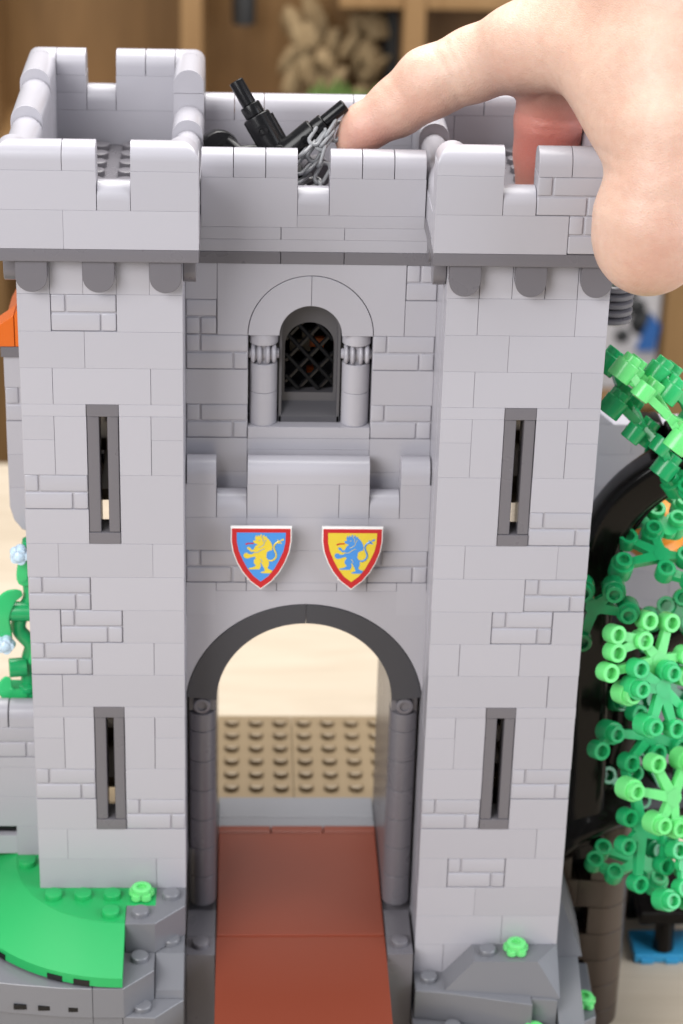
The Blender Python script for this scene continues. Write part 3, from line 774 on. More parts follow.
rk.add([(18.02,.9,-3.6),(19.1,.9,-3.6),(18.02,2.2,-1.0),(18.3,3.4,-.6),(19.2,3.4,-3.6),(18.02,3.4,-3.6)],
       [(0,1,2),(1,4,3,2),(0,2,3,5),(5,3,4),(0,5,4,1)])
rk.build('rock_outcrop', M['rock'], castle, smooth=20)

gr = MB()
# plates at z = 0 inside the curved slope
inner_arc = [(3+4*math.cos(math.radians(a)), 2+4*math.sin(math.radians(a))) for a in range(270, 169, -4)]
gr.prism([(3, 3.2), (3, -1.02), (3, -2.0)]+inner_arc[1:]+[(-1, 3.2)], 'z', -.4, -.003, c=.01)
gr.box(2.98, 4.0, -1.02, 1, -.4, 0.0)
for x, y in ((.5, -.5), (1.5, -.5), (2.5, -.5), (2.5, -1.5), (-.55, 1.45)): gr.stud(x, y, 0)
# quarter dish sloping away
V = []; F = []; A = list(range(270, 166, -4))
def edge(a):   # scalloped lower edge
    return 6.0
for r, z in ((4.0, 0.0), (4.0, -.3), (6.0, -.8), (6.03, -1.14)):
    pass
for a in A:
    c_, s_ = math.cos(math.radians(a)), math.sin(math.radians(a))
    for r, z in ((4.0, -.02), (4.65, -.266), (5.3, -.513), (6.0, -.78), (6.02, -1.13), (5.7, -1.13), (4.0, -.5)): V.append((3.0+r*c_, 2+r*s_, z))
n7 = 7
for i in range(len(A)-1):
    for k in range(n7):
        l = (k+1) % n7
        if k in (4,) and A[i] in (258, 254, 246, 242, 222): pass
        F.append([i*n7+k, i*n7+l, (i+1)*n7+l, (i+1)*n7+k])
F.append(list(range(n7))); F.append([(len(A)-1)*n7+k for k in range(n7)])
gr.add(V, F)
gr.build('grass_slope', M['green'], castle)
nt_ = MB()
for a in (257, 248, 226):   # black blocks painting the shade of notches under the green edge
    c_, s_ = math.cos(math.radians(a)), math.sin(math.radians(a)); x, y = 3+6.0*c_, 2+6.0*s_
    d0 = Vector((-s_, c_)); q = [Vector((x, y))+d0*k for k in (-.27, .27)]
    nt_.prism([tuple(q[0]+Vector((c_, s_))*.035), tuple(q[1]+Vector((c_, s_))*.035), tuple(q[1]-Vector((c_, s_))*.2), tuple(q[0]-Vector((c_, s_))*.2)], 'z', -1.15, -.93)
for xa, xb in ((-.62, -.2), (.19, .82), (1.2, 1.64)):  # black boxes as the shade of slits in the rock face
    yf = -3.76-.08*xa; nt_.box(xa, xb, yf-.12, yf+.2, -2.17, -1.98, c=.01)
nt_.build('slot_shade', M['black'], castle, kind='stuff')

def flower(x, y, z, mt='leaf0'):
    m = MB()
    m.lathe((x, y, z), (0, 0, 1), [(0, 0), (.3, 0), (.3, .18), (.33, .2), (.33, .38), (.3, .4), (.17, .4), (.17, .3), (0, .3)], 20)
    for i in range(5):
        a = 2*math.pi*i/5+.3; m.lathe((x+.27*math.cos(a), y+.27*math.sin(a), z+.02), (0, 0, 1), [(0, 0), (.17, 0), (.19, .05), (.17, .2), (0, .21)], 12)
    m.build('flower_stud', M[mt], castle)
for p in ((3.5, -.5, 0.02), (16.5, -.42, -2.38), (17.1, -2.0, -4.8), (19.15, .1, -5.1), (12.3, -2.8, -5.6)): flower(*p)

# ---- curtain wall to the left
cw = MB(); Wy = 2.0
for a, b_ in ((-1.05, -.03), (-2.1, -1.07), (-4, -2.1)): cap(cw, a, b_, Wy, Wy+1, 5.2)
brick(cw, -4, -.02, Wy, Wy+1, 3.6, 4.0)
masonry(cw, -2.0, -.02, Wy, Wy+1, 4.0, 5.2); masonry(cw, -4.0, -2.0, Wy, Wy+1, 4.0, 5.2)
brick(cw, -4, -.02, Wy, Wy+1, 2.4, 3.6); brick(cw, -4, -.02, Wy, Wy+1, 1.2, 2.4)
brick(cw, -.95, -.02, Wy, Wy+1, 0, 1.2); brick(cw, -4, -1.9, Wy, Wy+1, 0, 1.2); cw.box(-1.95, -.95, Wy+.1, Wy+.9, 0, .75)
cw.box(-5, -.05, Wy+1.6, Wy+2.4, 0, 4.9)
cwo = cw.build('curtain_wall', M['lgray'], castle)
m = MB(); m.box(-1.93, -.97, Wy+.35, Wy+.9, .76, 1.19); m.build('recess_shade', M['black'], cwo)  # black box put in to darken the hole like shade
# ---- rear wing with an orange roof, left edge of the picture
rw = MB(); y0, y1 = 4.0, 8.0
for z0, z1, it in ((16.9, 18.0, 'p'), (15.7, 16.9, 'm'), (14.5, 15.7, 'p'), (13.3, 14.5, 'p')):
    if it == 'p': brick(rw, -.93, -.02, y0, y1, z0, z1)
    else: masonry(rw, -.93, -.02, y0, y1, z0, z1)
rw.prism([(-.93, 13.3), (-.93, 12.6), (-.8, 12.1), (-.55, 11.75), (-.2, 11.6), (-.02, 11.6), (-.02, 13.3)], 'y', y0, y1, c=.02)
rwo = rw.build('rear_wing', M['lgray'], castle)
m = MB(); m.box(-1.0, -.02, y0-.1, y1, 18.0, 18.35); m.build('eaves', M['dgray'], rwo)
m = MB()
m.prism([(-.52, 18.36), (-.52, 19.45), (-.02, 20.3), (-.02, 18.36)], 'y', y0-.1, y0+.9, c=.02)
m.prism([(-1.6, 18.36), (-1.6, 18.7), (-.54, 19.45), (-.54, 18.36)], 'y', y0-.1, y0+.9, c=.02)
m.prism([(-1.0, 18.4), (-1.0, 18.6), (-.02, 20.4), (-.02, 18.4)], 'y', y0+1, y1, c=.02)
m.build('roof', M['orange'], rwo)
# ---- rear wall to the right, behind the tree
rr_ = MB(); yy = 10.0
for k, z0 in enumerate(np.arange(-3.6, 13.1, 1.2)):
    xs = [18.02, 21.0, 24.5, 29] if k % 2 else [18.02, 19.6, 22.9, 26, 29]
    for a, b_ in zip(xs[:-1], xs[1:]): brick(rr_, a, b_, yy, yy+1, float(z0), float(z0)+1.2)
rr_.prism([(18.02, 13.2), (18.02, 14.6), (18.9, 14.3), (19.7, 13.7), (20.3, 13.2)], 'y', yy, yy+1, c=.02)
rro = rr_.build('rear_wall', M['lgray'], castle)
m = MB(); m.lathe((21.9, 8.9, 8.9), (0, -.25, 1), [(0, 0), (.95, 0), (1.1, .15), (1.1, .5), (.8, .6), (.75, 1.6), (.5, 1.9), (.2, 1.9), (0, 1.6)], 28)
m.build('orange_lamp', M['yorange'], rro)
# ---- brown turret below the tree
bt = MB(); r = 1.15
for k in range(-8, 0):
    z0 = 1.2*k; pts = [(18.1, 6.8), (18.1, 4.0), (20.2, 3.8)]+[(20.2+r*math.sin(a), 3.8+r-r*math.cos(a)) for a in [math.pi/2*i/8 for i in range(1, 9)]]+[(21.35, 6.8)]
    if k in (-2, -4, -6, -8):
        bt.prism([(18.1, 6.8), (18.1, 4.0), (19.0, 3.93), (19.0, 6.8)], 'z', z0+.01, z0+1.19, c=.02)
        bt.prism([(19.75, 6.8), (19.75, 3.85), (20.2, 3.8)]+pts[3:], 'z', z0+.01, z0+1.19, c=.02)
        bt.box(18.95, 19.8, 4.7, 6.6, z0+.01, z0+1.19, mi=1)
    else:
        bt.prism([(18.1, 6.8), (18.1, 4.0), (19.3, 3.9), (19.3, 6.8)], 'z', z0+.01, z0+1.19, c=.02)
        bt.prism([(19.32, 6.8), (19.32, 3.9), (20.2, 3.8)]+pts[3:], 'z', z0+.01, z0+1.19, c=.02)
bt.build('brown_turret', [M['brown'], M['black']], castle)

# ------------------------------------------------------------------ tree
tree = thing('toy_tree', (19.2, 4.2, -1.2), 'toy tree with arching black trunk and knobbly green leaf sprigs beside the castle', 'toy tree')
m = MB()
path = [(19.6, 4.4, -1.2), (19.3, 4.2, .5), (19.2, 4.1, 3.1), (18.95, 4, 7.2), (18.85, 4, 9.4), (19.0, 4, 11.4), (19.7, 3.9, 13.0), (20.9, 3.8, 14.2), (22.4, 3.7, 15.0)]
def smooth_path(P, n=6):
    P = [Vector(p) for p in P]; out = []
    for i in range(len(P)-1):
        p0 = P[max(i-1, 0)]; p1 = P[i]; p2 = P[i+1]; p3 = P[min(i+2, len(P)-1)]
        for k in range(n):
            u = k/n; out.append(.5*((2*p1)+(p2-p0)*u+(2*p0-5*p1+4*p2-p3)*u*u+(3*p1-p0-3*p2+p3)*u**3))
    out.append(P[-1]); return out
sp = smooth_path(path); m.tube(sp, 1.0, n=20, flat=(.70, .70), up=(0, -1, 0))
m.tube(smooth_path([(20.6, 5.2, -1.2), (20.5, 5.2, 2), (20.3, 5.2, 5), (20.2, 5.2, 8.0)]), .9, n=16, flat=(.8, .9), up=(0, -1, 0))
m.tube(smooth_path([(19.62, 3.9, 5.5), (19.58, 3.9, 8.5), (19.66, 3.9, 10.6), (20.1, 3.9, 11.9), (21.0, 3.9, 13.1), (22.6, 3.8, 14.1)]), .10, n=8, up=(0, -1, 0))
m.box(20.0, 20.9, 4.0, 5.2, 15.0, 15.8, c=.15); m.box(20.9, 21.9, 3.4, 4.4, 14.9, 15.9, c=.15)
m.build('trunk', M['bark'], tree)
m = MB()
m.tube(smooth_path([(18.3, 4.6, -1.0), (19.2, 4.3, 0.1), (21.0, 4.8, .6), (23.5, 5.5, .3), (26, 6, -.3)]), [.9]*25, n=18, flat=(1.0, 1.15))
m.tube(smooth_path([(19.7, 4.8, 0), (20.5, 5.0, 3.2), (20.7, 5.2, 5.6), (22, 5.4, 7.2), (24, 5.6, 8.2)]), [.75]*25, n=16)
m.tube(smooth_path([(21.2, 6.2, -1.2), (21.9, 5.6, -.4), (23.4, 5.6, -.2)]), [.45]*13, n=12)
m.build('root', M['bark'], tree)
LEAVES=[([20.84,1.2,8.37],[0.39,-0.87,0.3],0,[[19.22,0.89,9.53],[20.36,1.47,9.75],[21.17,1.75,9.53],[20.2,1.19,9.15],[19.23,0.69,8.96],[19.0,0.38,8.37],[19.78,0.43,7.5],[21.8,1.61,8.34],[21.75,1.35,7.67]]),([20.91,0.6,7.64],[0.39,-0.87,0.31],1,[[20.01,0.49,8.46],[21.15,0.87,8.1],[20.03,0.27,7.82],[20.54,0.03,6.5],[21.39,0.33,6.25],[21.78,0.67,6.74]]),([21.13,2.6,4.59],[0.39,-0.87,0.31],2,[[19.69,2.09,4.98],[20.57,2.65,5.45],[19.18,1.71,4.53],[20.32,1.98,3.87],[21.34,2.48,3.97],[22.14,2.85,4.03]]),([21.67,0.6,3.32],[0.39,-0.87,0.31],0,[[20.16,0.13,3.91],[20.96,0.73,4.61],[21.21,0.12,2.54],[21.81,0.3,2.3],[22.16,1.21,4.43],[22.39,0.48,2.06]]),([20.93,1.6,1.27],[0.36,-0.87,0.34],2,[[20.39,1.6,1.85],[20.33,1.22,0.93],[20.82,0.89,-0.44],[21.8,1.44,-0.06],[21.93,1.84,0.81],[20.54,2.23,3.3]]),([21.31,3.0,-1.0],[0.05,-0.5,0.87],2,[[19.62,2.92,-0.95],[20.31,2.54,-1.21],[21.86,2.37,-1.39],[22.87,2.86,-1.17],[19.96,3.35,-0.72]]),([22.44,1.0,0.25],[0.36,-0.81,0.46],1,[[22.14,1.16,0.77],[22.36,0.58,-0.43],[21.82,0.21,-0.68],[22.74,0.5,-0.88]]),([18.6,1.6,10.2],[-0.1,-0.99,0.1],3,[[19.22,1.59,10.77],[19.73,1.47,10.05],[18.27,1.51,8.96],[18.2,1.7,10.75]]),([21.02,3.0,11.38],[0.05,-0.5,0.87],2,[[19.88,3.5,11.73],[19.61,2.6,11.23],[21.05,2.44,11.06],[21.8,2.98,11.32],[20.77,3.8,11.86],[20.3,4.52,12.3],[21.88,2.21,10.88]]),([21.35,4.0,11.87],[0.05,-0.5,0.87],1,[[20.51,5.14,12.58],[20.98,4.62,12.25],[21.66,4.27,12.01],[21.99,4.94,12.38],[21.25,5.44,12.71]]),([21.84,3.6,8.81],[-0.31,-0.72,0.62],2,[[21.55,3.87,8.98],[20.98,3.78,8.59],[22.12,3.86,9.26],[22.28,3.24,8.61]]),([21.4,3.2,14.3],[-0.51,-0.41,0.76],2,[[20.77,4.37,14.5],[21.1,3.88,14.47],[21.14,3.12,14.08],[21.63,2.5,14.08]]),([22.03,4.5,5.3],[0.36,-0.81,0.46],3,[[20.18,3.72,5.34],[20.96,4.93,6.89],[21.33,4.1,5.13],[22.8,4.58,4.84],[22.89,5.49,6.38]]),([22.44,4.5,0.68],[0.36,-0.81,0.46],3,[[20.25,4.85,3.01],[21.35,5.12,2.64],[21.33,4.15,0.91],[23.24,4.94,0.83],[23.33,5.86,2.4],[21.91,3.45,-0.79],[19.98,4.15,1.97]]),([20.54,1.6,17.04],[0.6,0.2,0.78],0,[[18.99,1.5,18.85],[19.35,2.4,18.43],[19.49,1.1,18.14],[19.99,2.2,17.82],[20.9,1.2,16.52],[21.4,2.4,16.35]]),([19.87,3.0,16.18],[0.6,0.2,0.78],2,[[18.8,3.6,18.26],[18.94,2.6,17.16],[19.29,3.6,17.1],[19.51,2.2,16.21],[20.16,3.4,15.84],[20.47,2.4,15.7],[20.88,2.8,14.88],[21.43,3.4,14.32],[19.77,4.2,16.39]]),([21.25,3.0,17.01],[0.6,0.2,0.78],1,[[20.31,2.8,18.24],[20.79,3.6,17.75],[20.68,2.4,17.75],[21.5,3.0,16.38]])]
rl = random.Random(11)
def sprig(hub, nrm, tone, ends):
    n = Vector(nrm).normalized(); h = Vector(hub); m = MB()
    m.lathe(h-n*.14, n, [(0, 0), (.3, 0), (.3, .28), (0, .28)], 14)
    ends = [Vector(e) for e in ends]
    for e in ends:
        # arms leave the centre or the nearest inner node
        src = h; best = None
        for o in ends:
            if o is e: continue
            if (o-h).length < (e-h).length*.75 and (o-e).length < (e-h).length*.72: best = o if best is None or (o-e).length < (best-e).length else best
        if best is not None: src = best
        d = (e-src); L = d.length
        if L < .3: continue
        d.normalize(); b_ = n.cross(d).normalized()
        a0, a1 = src, e-d*.2
        wd = .15; th = .13; V = []
        for p, w_ in ((a0, wd*1.3), (a1, wd*.9)):
            for s1, s2 in ((-1, -1), (1, -1), (1, 1), (-1, 1)): V.append(p+b_*s1*w_+n*s2*th)
        m.add(V, [(0, 1, 2, 3), (4, 5, 6, 7), (0, 1, 5, 4), (1, 2, 6, 5), (2, 3, 7, 6), (3, 0, 4, 7)])
        big_ = rl.random() < .42
        r = .40
        r = .405
        if big_: prof = [(0, -.5), (r-.03, -.5), (r, -.47), (r, .1), (r-.03, .14), (.30, .14), (.30, .36), (.28, .39), (.18, .39), (.17, .2), (0, .2)]
        else: prof = [(0, -.25), (.295, -.25), (.33, -.22), (.33, .26), (.305, .29), (.2, .29), (.19, .05), (0, .05)]
        m.lathe(e, n, prof, 22)
    m.build('leaf_sprig', M['leaf%d' % tone], tree)
for L_ in LEAVES: sprig(*L_)

# ------------------------------------------------------------------ vine on the curtain wall
vine = thing('toy_vine', (-.9, 3.0, 6.0), 'green toy climbing plant with pale blue flowers on the low wall at the left edge', 'toy plant')
m = MB()
m.box(-1.2, -.02, 3.1, 4.0, 5.6, 5.95, c=.04); m.stud(-.5, 3.3, 5.95)
m.tube(smooth_path([(-.5, 3.5, 5.9), (-.45, 3.5, 7.0), (-.35, 3.5, 7.6), (-.75, 3.5, 8.2), (-.62, 3.5, 8.8), (-.3, 3.5, 9.5), (-.35, 3.5, 10.6), (-.25, 3.5, 11.6)]), .26, n=12)
m.cyl((-1.0, 3.3, 9.0), (-.1, 3.3, 9.0), .34, n=18); m.cyl((-1.1, 3.2, 6.85), (-.5, 3.3, 6.85), .33, n=18)
m.build('stem', M['leaf2'], vine)
def blade(P, W, nm='leaf'):
    m = MB(); m.tube(smooth_path(P), [max(.02, W*math.sin(math.pi*(i+.6)/(6*(len(P)-1)+1.6))**.6) for i in range(6*(len(P)-1)+1)], n=10, flat=(.35, 1.0), up=(0, -1, 0))
    m.build(nm, M['leaf1'], vine)
blade([(-.55, 3.2, 9.75), (-1.0, 3.1, 9.6), (-1.3, 3.0, 9.0), (-1.2, 3.0, 8.3), (-1.0, 3.0, 8.0)], .34)
blade([(-1.15, 3.2, 6.5), (-1.25, 3.1, 6.1), (-1.0, 3.1, 5.85), (-.5, 3.1, 5.9)], .3)
blade([(-.1, 3.3, 10.3), (-.5, 3.2, 10.2), (-.45, 3.2, 10.9), (-.2, 3.2, 11.5)], .2)
blade([(-.35, 3.2, 7.0), (-.1, 3.1, 7.5), (-.15, 3.1, 8.3)], .25)
for x, z in ((-.55, 11.35), (-1.15, 7.95)):
    m = MB()
    for i in range(5):
        a = 2*math.pi*i/5; m.lathe((x+.16*math.cos(a), 3.0, z+.16*math.sin(a)), (0, -1, 0), [(0, 0), (.16, 0), (.2, .1), (.15, .3), (0, .33)], 14)
    m.lathe((x, 3.3, z), (0, -1, 0), [(.2, 0), (.2, .62), (.12, .68), (0, .68)], 16); m.build('flower', M['ice'], vine)

# ------------------------------------------------------------------ blue plate and dark stool on the table, right
m = MB(); m.box(22.55, 31, 7.9, 9.6, TZ, -8.8, c=.05)
for i in range(8): m.box(22.8+i*1.0, 23.3+i*1.0, 7.82, 8.0, TZ, TZ+.22, c=.02)
m.build('blue_plate', M['azure'], loc=(25, 9.5, TZ), label='bright blue toy plate lying on the table at the right edge', cat='toy plate')
m = MB()
for x in (23.75, 26.2):
    for y in (8.4, 10.6): m.cyl((x, y, -8.8), (x, y, -7.4), .42, .36)
m.box(22.6, 28, 7.9, 11.4, -7.4, -6.8, c=.1); m.stud(23.5, 8.5, -6.8); m.stud(24.5, 8.5, -6.8); m.stud(25.5, 8.5, -6.8)
m.box(22.5, 23.2, 10.2, 11.6, -8.8, -7.2, c=.1)
m.build('toy_stool', M['bark'], loc=(25, 11, -8.8), label='dark brown toy bench standing on the blue plate', cat='toy bench')

# ------------------------------------------------------------------ catapult pieces and chain on the gate roof
cat_ = thing('toy_catapult', (8.2, 5.6, 22.6), 'black toy catapult of two raised arms on the roof between the towers', 'toy catapult')
def arm(p0, p1, thick, nm):
    m = MB(); p0 = Vector(p0); p1 = Vector(p1); d = (p1-p0); L = d.length; d.normalize()
    P = lambda t: p0+d*L*t
    m.cyl(P(0), P(.56), thick, n=18, c=.05)
    m.cyl(P(.56), P(.70), thick*.72, n=18, c=.03)
    m.cyl(P(.70), P(1.0), thick*.52, n=18, c=.03)
    sid = d.cross(Vector((0, 1, 0))).normalized(); q = P(.42)+Vector((0, -thick*.6, 0))
    m.tube([P(.06)-sid*thick*.75, P(.5)-sid*thick*.75], thick*.42, n=8)
    m.lathe(q, (0, -1, 0), [(thick*.42, 0), (thick*.42, thick*.5), (thick*.2, thick*.52), (thick*.2, thick*.2), (0, thick*.2)], 14)
    return m.build(nm, M['black'], cat_)
arm((8.0, 5.3, 24.3), (6.55, 6.0, 26.65), .46, 'arm')
arm((7.85, 5.0, 24.35), (10.0, 5.2, 26.15), .40, 'arm')
m = MB(); m.lathe((7.95, 4.9, 24.5), (0, -1, 0), [(.2, 0), (.42, .02), (.42, .18), (.3, .2), (.3, .1), (0, .1)], 20)
m.box(7.2, 8.7, 4.6, 6.2, 22.6, 24.1, c=.05); m.build('pivot', M['black'], cat_)
m = MB()
m.lathe((6.0, 7.2, 24.05), (.25, -1, .2), [(0, -.3), (.62, -.3), (.66, -.2), (.66, .2), (.6, .3), (.2, .3), (.2, .1), (0, .1)], 26)
m.tube([(6.2, 6.9, 24.3), (6.7, 6.8, 24.05), (7.2, 6.6, 24.2), (7.7, 6.3, 24.2)], [.35, .26, .22, .2], n=12)
m.box(5.6, 6.5, 6.6, 7.8, 22.4, 23.7, c=.05)
m.build('wheel', M['black'], cat_)

chain = thing('toy_chain', (9, 5, 23.2), 'grey plastic link chain heaped under the fingertip in the parapet notch', 'chain')
rc = random.Random(5)
def link(c, t, nrm):
    t = Vector(t).normalized(); n = Vector(nrm); n = (n-t*n.dot(t)).normalized(); c = Vector(c); P = []
    a, b_ = .20, .16
    for i in range(20):
        an = 2*math.pi*i/20; u = math.cos(an)*b_; v = math.sin(an)*b_+(a if math.sin(an) > 0 else -a)
        P.append(c+t*v+n*u)
    m = MB(); m.tube(P, .065, n=8, closed=True); m.build('link', M['chain'], chain)
def run(P, seed):
    pts = smooth_path(P, 12); acc = 0; last = pts[0]; k = seed
    tot = 0; step = .52; nxt = 0
    for i in range(1, len(pts)):
        seg = (pts[i]-pts[i-1]).length; tot += seg
        if tot >= nxt:
            tt = (pts[i]-pts[i-1]); nv = Vector((1, .2, 0)) if k % 2 else Vector((.2, -1, .3))
            link(pts[i], tt+Vector((rc.uniform(-.25, .25),)*3), nv); nxt += step; k += 1
run([(9.55, 5.0, 25.45), (9.1, 4.7, 25.25), (8.75, 4.5, 24.75), (8.65, 4.4, 24.1), (8.7, 4.4, 23.4)], 0)
run([(9.8, 5.2, 25.3), (9.35, 4.75, 25.1), (9.02, 4.6, 24.6), (8.95, 4.5, 23.9), (9.0, 4.5, 23.3)], 1)
run([(9.35, 4.75, 25.15), (9.25, 4.5, 24.5), (9.32, 4.4, 23.9), (9.1, 4.4, 23.45)], 1)
m = MB(); m.lathe((9.1, 5.6, 23.9), (.2, -1, 0), [(0, 0), (.5, 0), (.5, .4), (0, .4)], 20); m.build('drum', M['dgray'], chain)
# ------------------------------------------------------------------ the hand
def build_hand():
    chains = [  # (points, radii, inner smoothing)
        ('index', [(10.22, 5.25, 24.98), (10.65, 5.25, 25.40), (11.68, 5.15, 26.15), (12.65, 5.0, 26.95), (14.0, 4.7, 27.64), (15.31, 4.2, 28.36), (16.58, 3.6, 29.0), (17.9, 3.0, 29.7)],
                  [.52, .72, .90, 1.08, 1.12, 1.18, 1.40, 1.8]),
        ('middle', [(17.2, 4.0, 28.8), (16.5, 4.5, 27.2), (16.42, 4.8, 25.86), (16.46, 4.9, 24.8), (16.5, 4.9, 23.7)], [1.35, 1.04, 1.02, 1.0, .98]),
        ('ring', [(20.2, 4.6, 28.8), (20.6, 6.0, 27.8), (20.5, 6.4, 26.4), (20.4, 6.0, 25.4)], [1.4, 1.1, 1.0, .8]),
        ('little', [(22.2, 4.6, 29.0), (22.7, 6.0, 28.0), (22.6, 6.2, 26.7), (22.5, 5.7, 25.8)], [1.3, 1.0, .88, .7]),
        ('thumb', [(19.6, 1.0, 30.4), (19.3, 0, 28.7), (19.2, -1.2, 27.2), (19.08, -1.8, 25.96), (18.76, -2.0, 24.8), (18.64, -2.0, 24.2)], [2.5, 2.35, 2.02, 1.74, 1.73, 1.64]),
        ('palm', [(17.8, 3.2, 29.6), (20.5, 2.2, 31.0), (24.5, 1.0, 33.5)], [1.7, 3.1, 3.6]),
        ('palm2', [(20.6, 3.6, 28.9), (23.5, 2.2, 31.0)], [1.8, 3.0]),
        ('web', [(15.5, 3.2, 28.47), (16.96, 1.8, 28.78), (18.08, .2, 27.82)], [1.2, 1.28, 1.4]),
        ('arm', [(24.5, 1.0, 33.5), (32, -2, 40), (42, -5, 50)], [3.5, 3.3, 4.3]),
    ]
    h = .11
    lo = np.array([9.3, -6.5, 22.2]); hi = np.array([34.0, 8.5, 43.0])
    ns = ((hi-lo)/h).astype(int)+1
    ax = [lo[i]+h*np.arange(ns[i]) for i in range(3)]
    X, Y, Z = np.meshgrid(*ax, indexing='ij')
    def smin(a, b, k):
        q = np.maximum(k-np.abs(a-b), 0)/k
        return np.minimum(a, b)-q*q*k*.25
    def seg(p, q, r0, r1):
        p = np.array(p); q = np.array(q); d = q-p; L2 = d@d
        t_ = np.clip(((X-p[0])*d[0]+(Y-p[1])*d[1]+(Z-p[2])*d[2])/L2, 0, 1)
        return np.sqrt((X-p[0]-t_*d[0])**2+(Y-p[1]-t_*d[1])**2+(Z-p[2]-t_*d[2])**2)-(r0+(r1-r0)*t_)
    D = None; parts_ = {}
    for nm, P, Rr in chains:
        d = None
        for i in range(len(P)-1):
            s_ = seg(P[i], P[i+1], Rr[i], Rr[i+1]); d = s_ if d is None else smin(d, s_, .35)
        parts_[nm] = d
    D = parts_['palm']
    for nm, k in (('palm2', 1.2), ('arm', 1.5), ('web', 1.0), ('index', 1.1), ('thumb', 1.3), ('ring', .7), ('little', .6), ('middle', .8)):
        D = smin(D, parts_[nm], k)
    # flexion crease of the middle finger and faint joint creases of the index finger
    def crease(c, n, r, w_, dep):
        nonlocal D
        c = np.array(c); n = np.array(n)/np.linalg.norm(n)
        dist = np.sqrt((X-c[0])**2+(Y-c[1])**2+(Z-c[2])**2)
        pl = (X-c[0])*n[0]+(Y-c[1])*n[1]+(Z-c[2])*n[2]
        D = D+dep*np.exp(-(pl/w_)**2)*np.clip(1-(dist/r)**2, 0, 1)
    crease((16.5, 4.0, 26.1), (.05, .0, 1), 2.0, .09, .06)
    crease((16.5, 4.0, 25.8), (.1, .0, 1), 1.6, .06, .05)
    crease((13.2, 4.0, 26.4), (.85, 0, .5), 1.1, .09, .045)
    crease((13.6, 4.0, 26.5), (.8, 0, .6), 1.1, .07, .035)
    for (c, n, w_, dp) in (((13.0, 4.1, 27.6), (.85, .1, .5), .09, .05), ((13.35, 4.1, 27.8), (.85, 0, .5), .07, .05), ((13.65, 4.0, 27.9), (.85, -.1, .5), .07, .04),
                          ((11.5, 4.4, 26.5), (.7, .1, .7), .07, .035), ((11.75, 4.4, 26.7), (.7, .0, .7), .07, .03),
                          ((17.6, -1.6, 26.6), (.25, .1, 1), .09, .06), ((17.6, -1.8, 26.25), (.1, .1, 1), .08, .05), ((17.4, -.6, 27.4), (.5, .1, 1), .08, .04),
                          ((18.4, -3.2, 25.9), (-.15, .0, 1), .08, .035), ((16.9, .8, 27.6), (.9, .1, .6), .08, .04), ((17.6, .2, 28.2), (.9, .1, .4), .09, .035)):
        crease(c, n, 1.15, w_, dp)
    crease((16.2, 3.2, 27.6), (.9, 0, -.45), 1.6, .12, .06)
    D = D+.014*np.sin(X*2.1+Z*1.3)*np.sin(Y*1.7+Z*.9)+.006*np.sin(X*4.7-Z*3.1+Y)*np.sin(Y*4.1+Z*2.9)
    # surface nets
    s = D < 0
    cs = np.zeros(tuple(n-1 for n in ns), np.int8)
    for i in (0, 1):
        for j in (0, 1):
            for k in (0, 1): cs += s[i:ns[0]-1+i, j:ns[1]-1+j, k:ns[2]-1+k]
    act = (cs > 0) & (cs < 8); I = np.argwhere(act); idx = -np.ones(cs.shape, np.int64); idx[act] = np.arange(len(I))
    acc = np.zeros((len(I), 3)); cnt = np.zeros(len(I))
    cor = [(i, j, k) for i in (0, 1) for j in (0, 1) for k in (0, 1)]
    for a in cor:
        for b in cor:
            if sum(b)-sum(a) == 1 and all(y >= x for x, y in zip(a, b)):
                da = D[I[:, 0]+a[0], I[:, 1]+a[1], I[:, 2]+a[2]]; db = D[I[:, 0]+b[0], I[:, 1]+b[1], I[:, 2]+b[2]]
                mk = (da < 0) != (db < 0); t_ = np.where(mk, da/np.where(mk, da-db, 1), 0)
                p = np.array(a)+t_[:, None]*(np.array(b)-np.array(a)); acc += p*mk[:, None]; cnt += mk
    V = (I+acc/cnt[:, None])*h+lo
    F = []
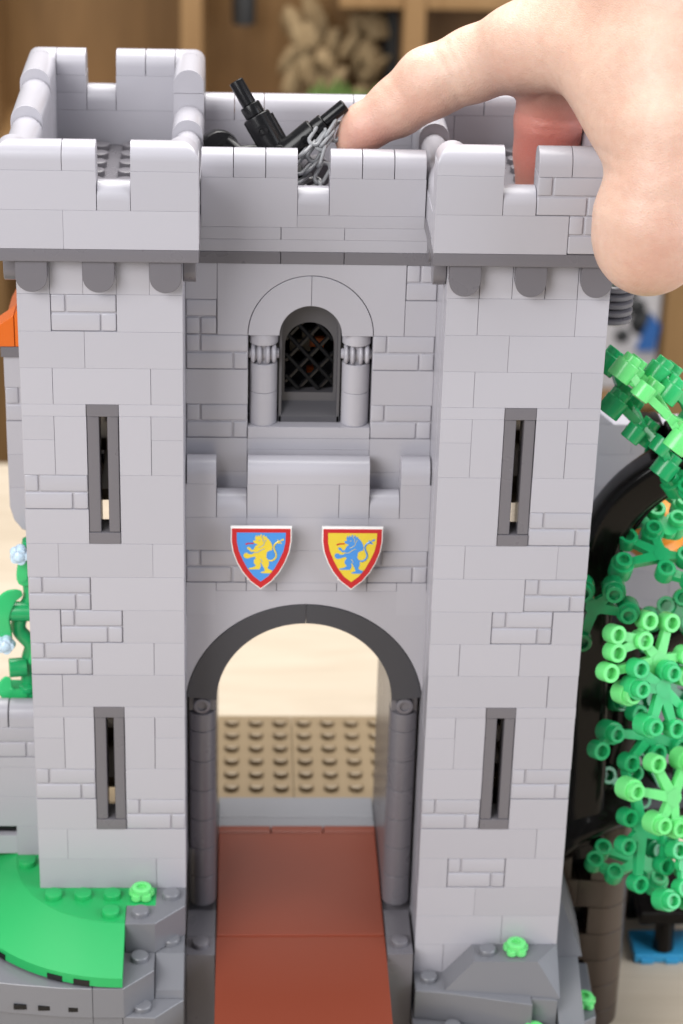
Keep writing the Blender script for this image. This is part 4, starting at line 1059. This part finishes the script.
    for axn in range(3):
        o1, o2 = [(1, 2), (2, 0), (0, 1)][axn]
        sl0 = [slice(None)]*3; sl1 = [slice(None)]*3; sl0[axn] = slice(0, -1); sl1[axn] = slice(1, None)
        ch = s[tuple(sl0)] != s[tuple(sl1)]
        E_ = np.argwhere(ch)
        E_ = E_[(E_[:, o1] > 0) & (E_[:, o2] > 0) & (E_[:, o1] < ns[o1]-1) & (E_[:, o2] < ns[o2]-1)]
        d1 = np.zeros(3, int); d1[o1] = 1; d2 = np.zeros(3, int); d2[o2] = 1
        q = [idx[tuple((E_-a).T)] for a in (0*d1, d1, d1+d2, d2)]
        q = np.stack(q, 1); ins = s[tuple(E_.T)]; q[~ins] = q[~ins][:, ::-1]; F.append(q)
    F = np.concatenate(F); F = F[(F >= 0).all(1)]
    base = np.array((20.5, 2, 30.0))
    me = bpy.data.meshes.new('person'); me.from_pydata(((V-base)*S).tolist(), [], F.tolist())
    # redness of pressed fingertips and knuckle folds; middle finger's shade painted dark red
    fl = np.zeros(len(V))
    for c, r, a in (((16.5, 4.4, 25.2), 2.2, .95), ((10.9, 4.8, 25.0), 1.3, .45), ((12.6, 4.2, 26.0), 1.3, .22), ((18.6, -3.2, 24.4), 1.6, .16), ((19.0, -2.8, 26.2), 1.3, .12), ((15.5, 3.6, 27.3), 1.6, .22), ((16.6, 4.4, 27.2), 1.3, .85)):
        dd = np.linalg.norm(V-np.array(c), axis=1)/r; fl = np.maximum(fl, a*np.exp(-dd**2))
    at = me.attributes.new('flush_shade', 'FLOAT', 'POINT'); at.data.foreach_set('value', fl.astype(np.float32))
    me.materials.append(M['skin'])
    for p in me.polygons: p.use_smooth = True
    o = bpy.data.objects.new('person', me); C.objects.link(o); o.location = Vector(base)*S
    sm = o.modifiers.new('smooth', 'SMOOTH'); sm.factor = .5; sm.iterations = 2
    sb = o.modifiers.new('subdivide', 'SUBSURF'); sb.levels = 1; sb.render_levels = 1
    tag(o, 'bare hand reaching over the right tower, index finger pointing at the grey chain', 'person')
build_hand()
for o in bpy.data.objects:
    if '_base' in o: del o['_base']
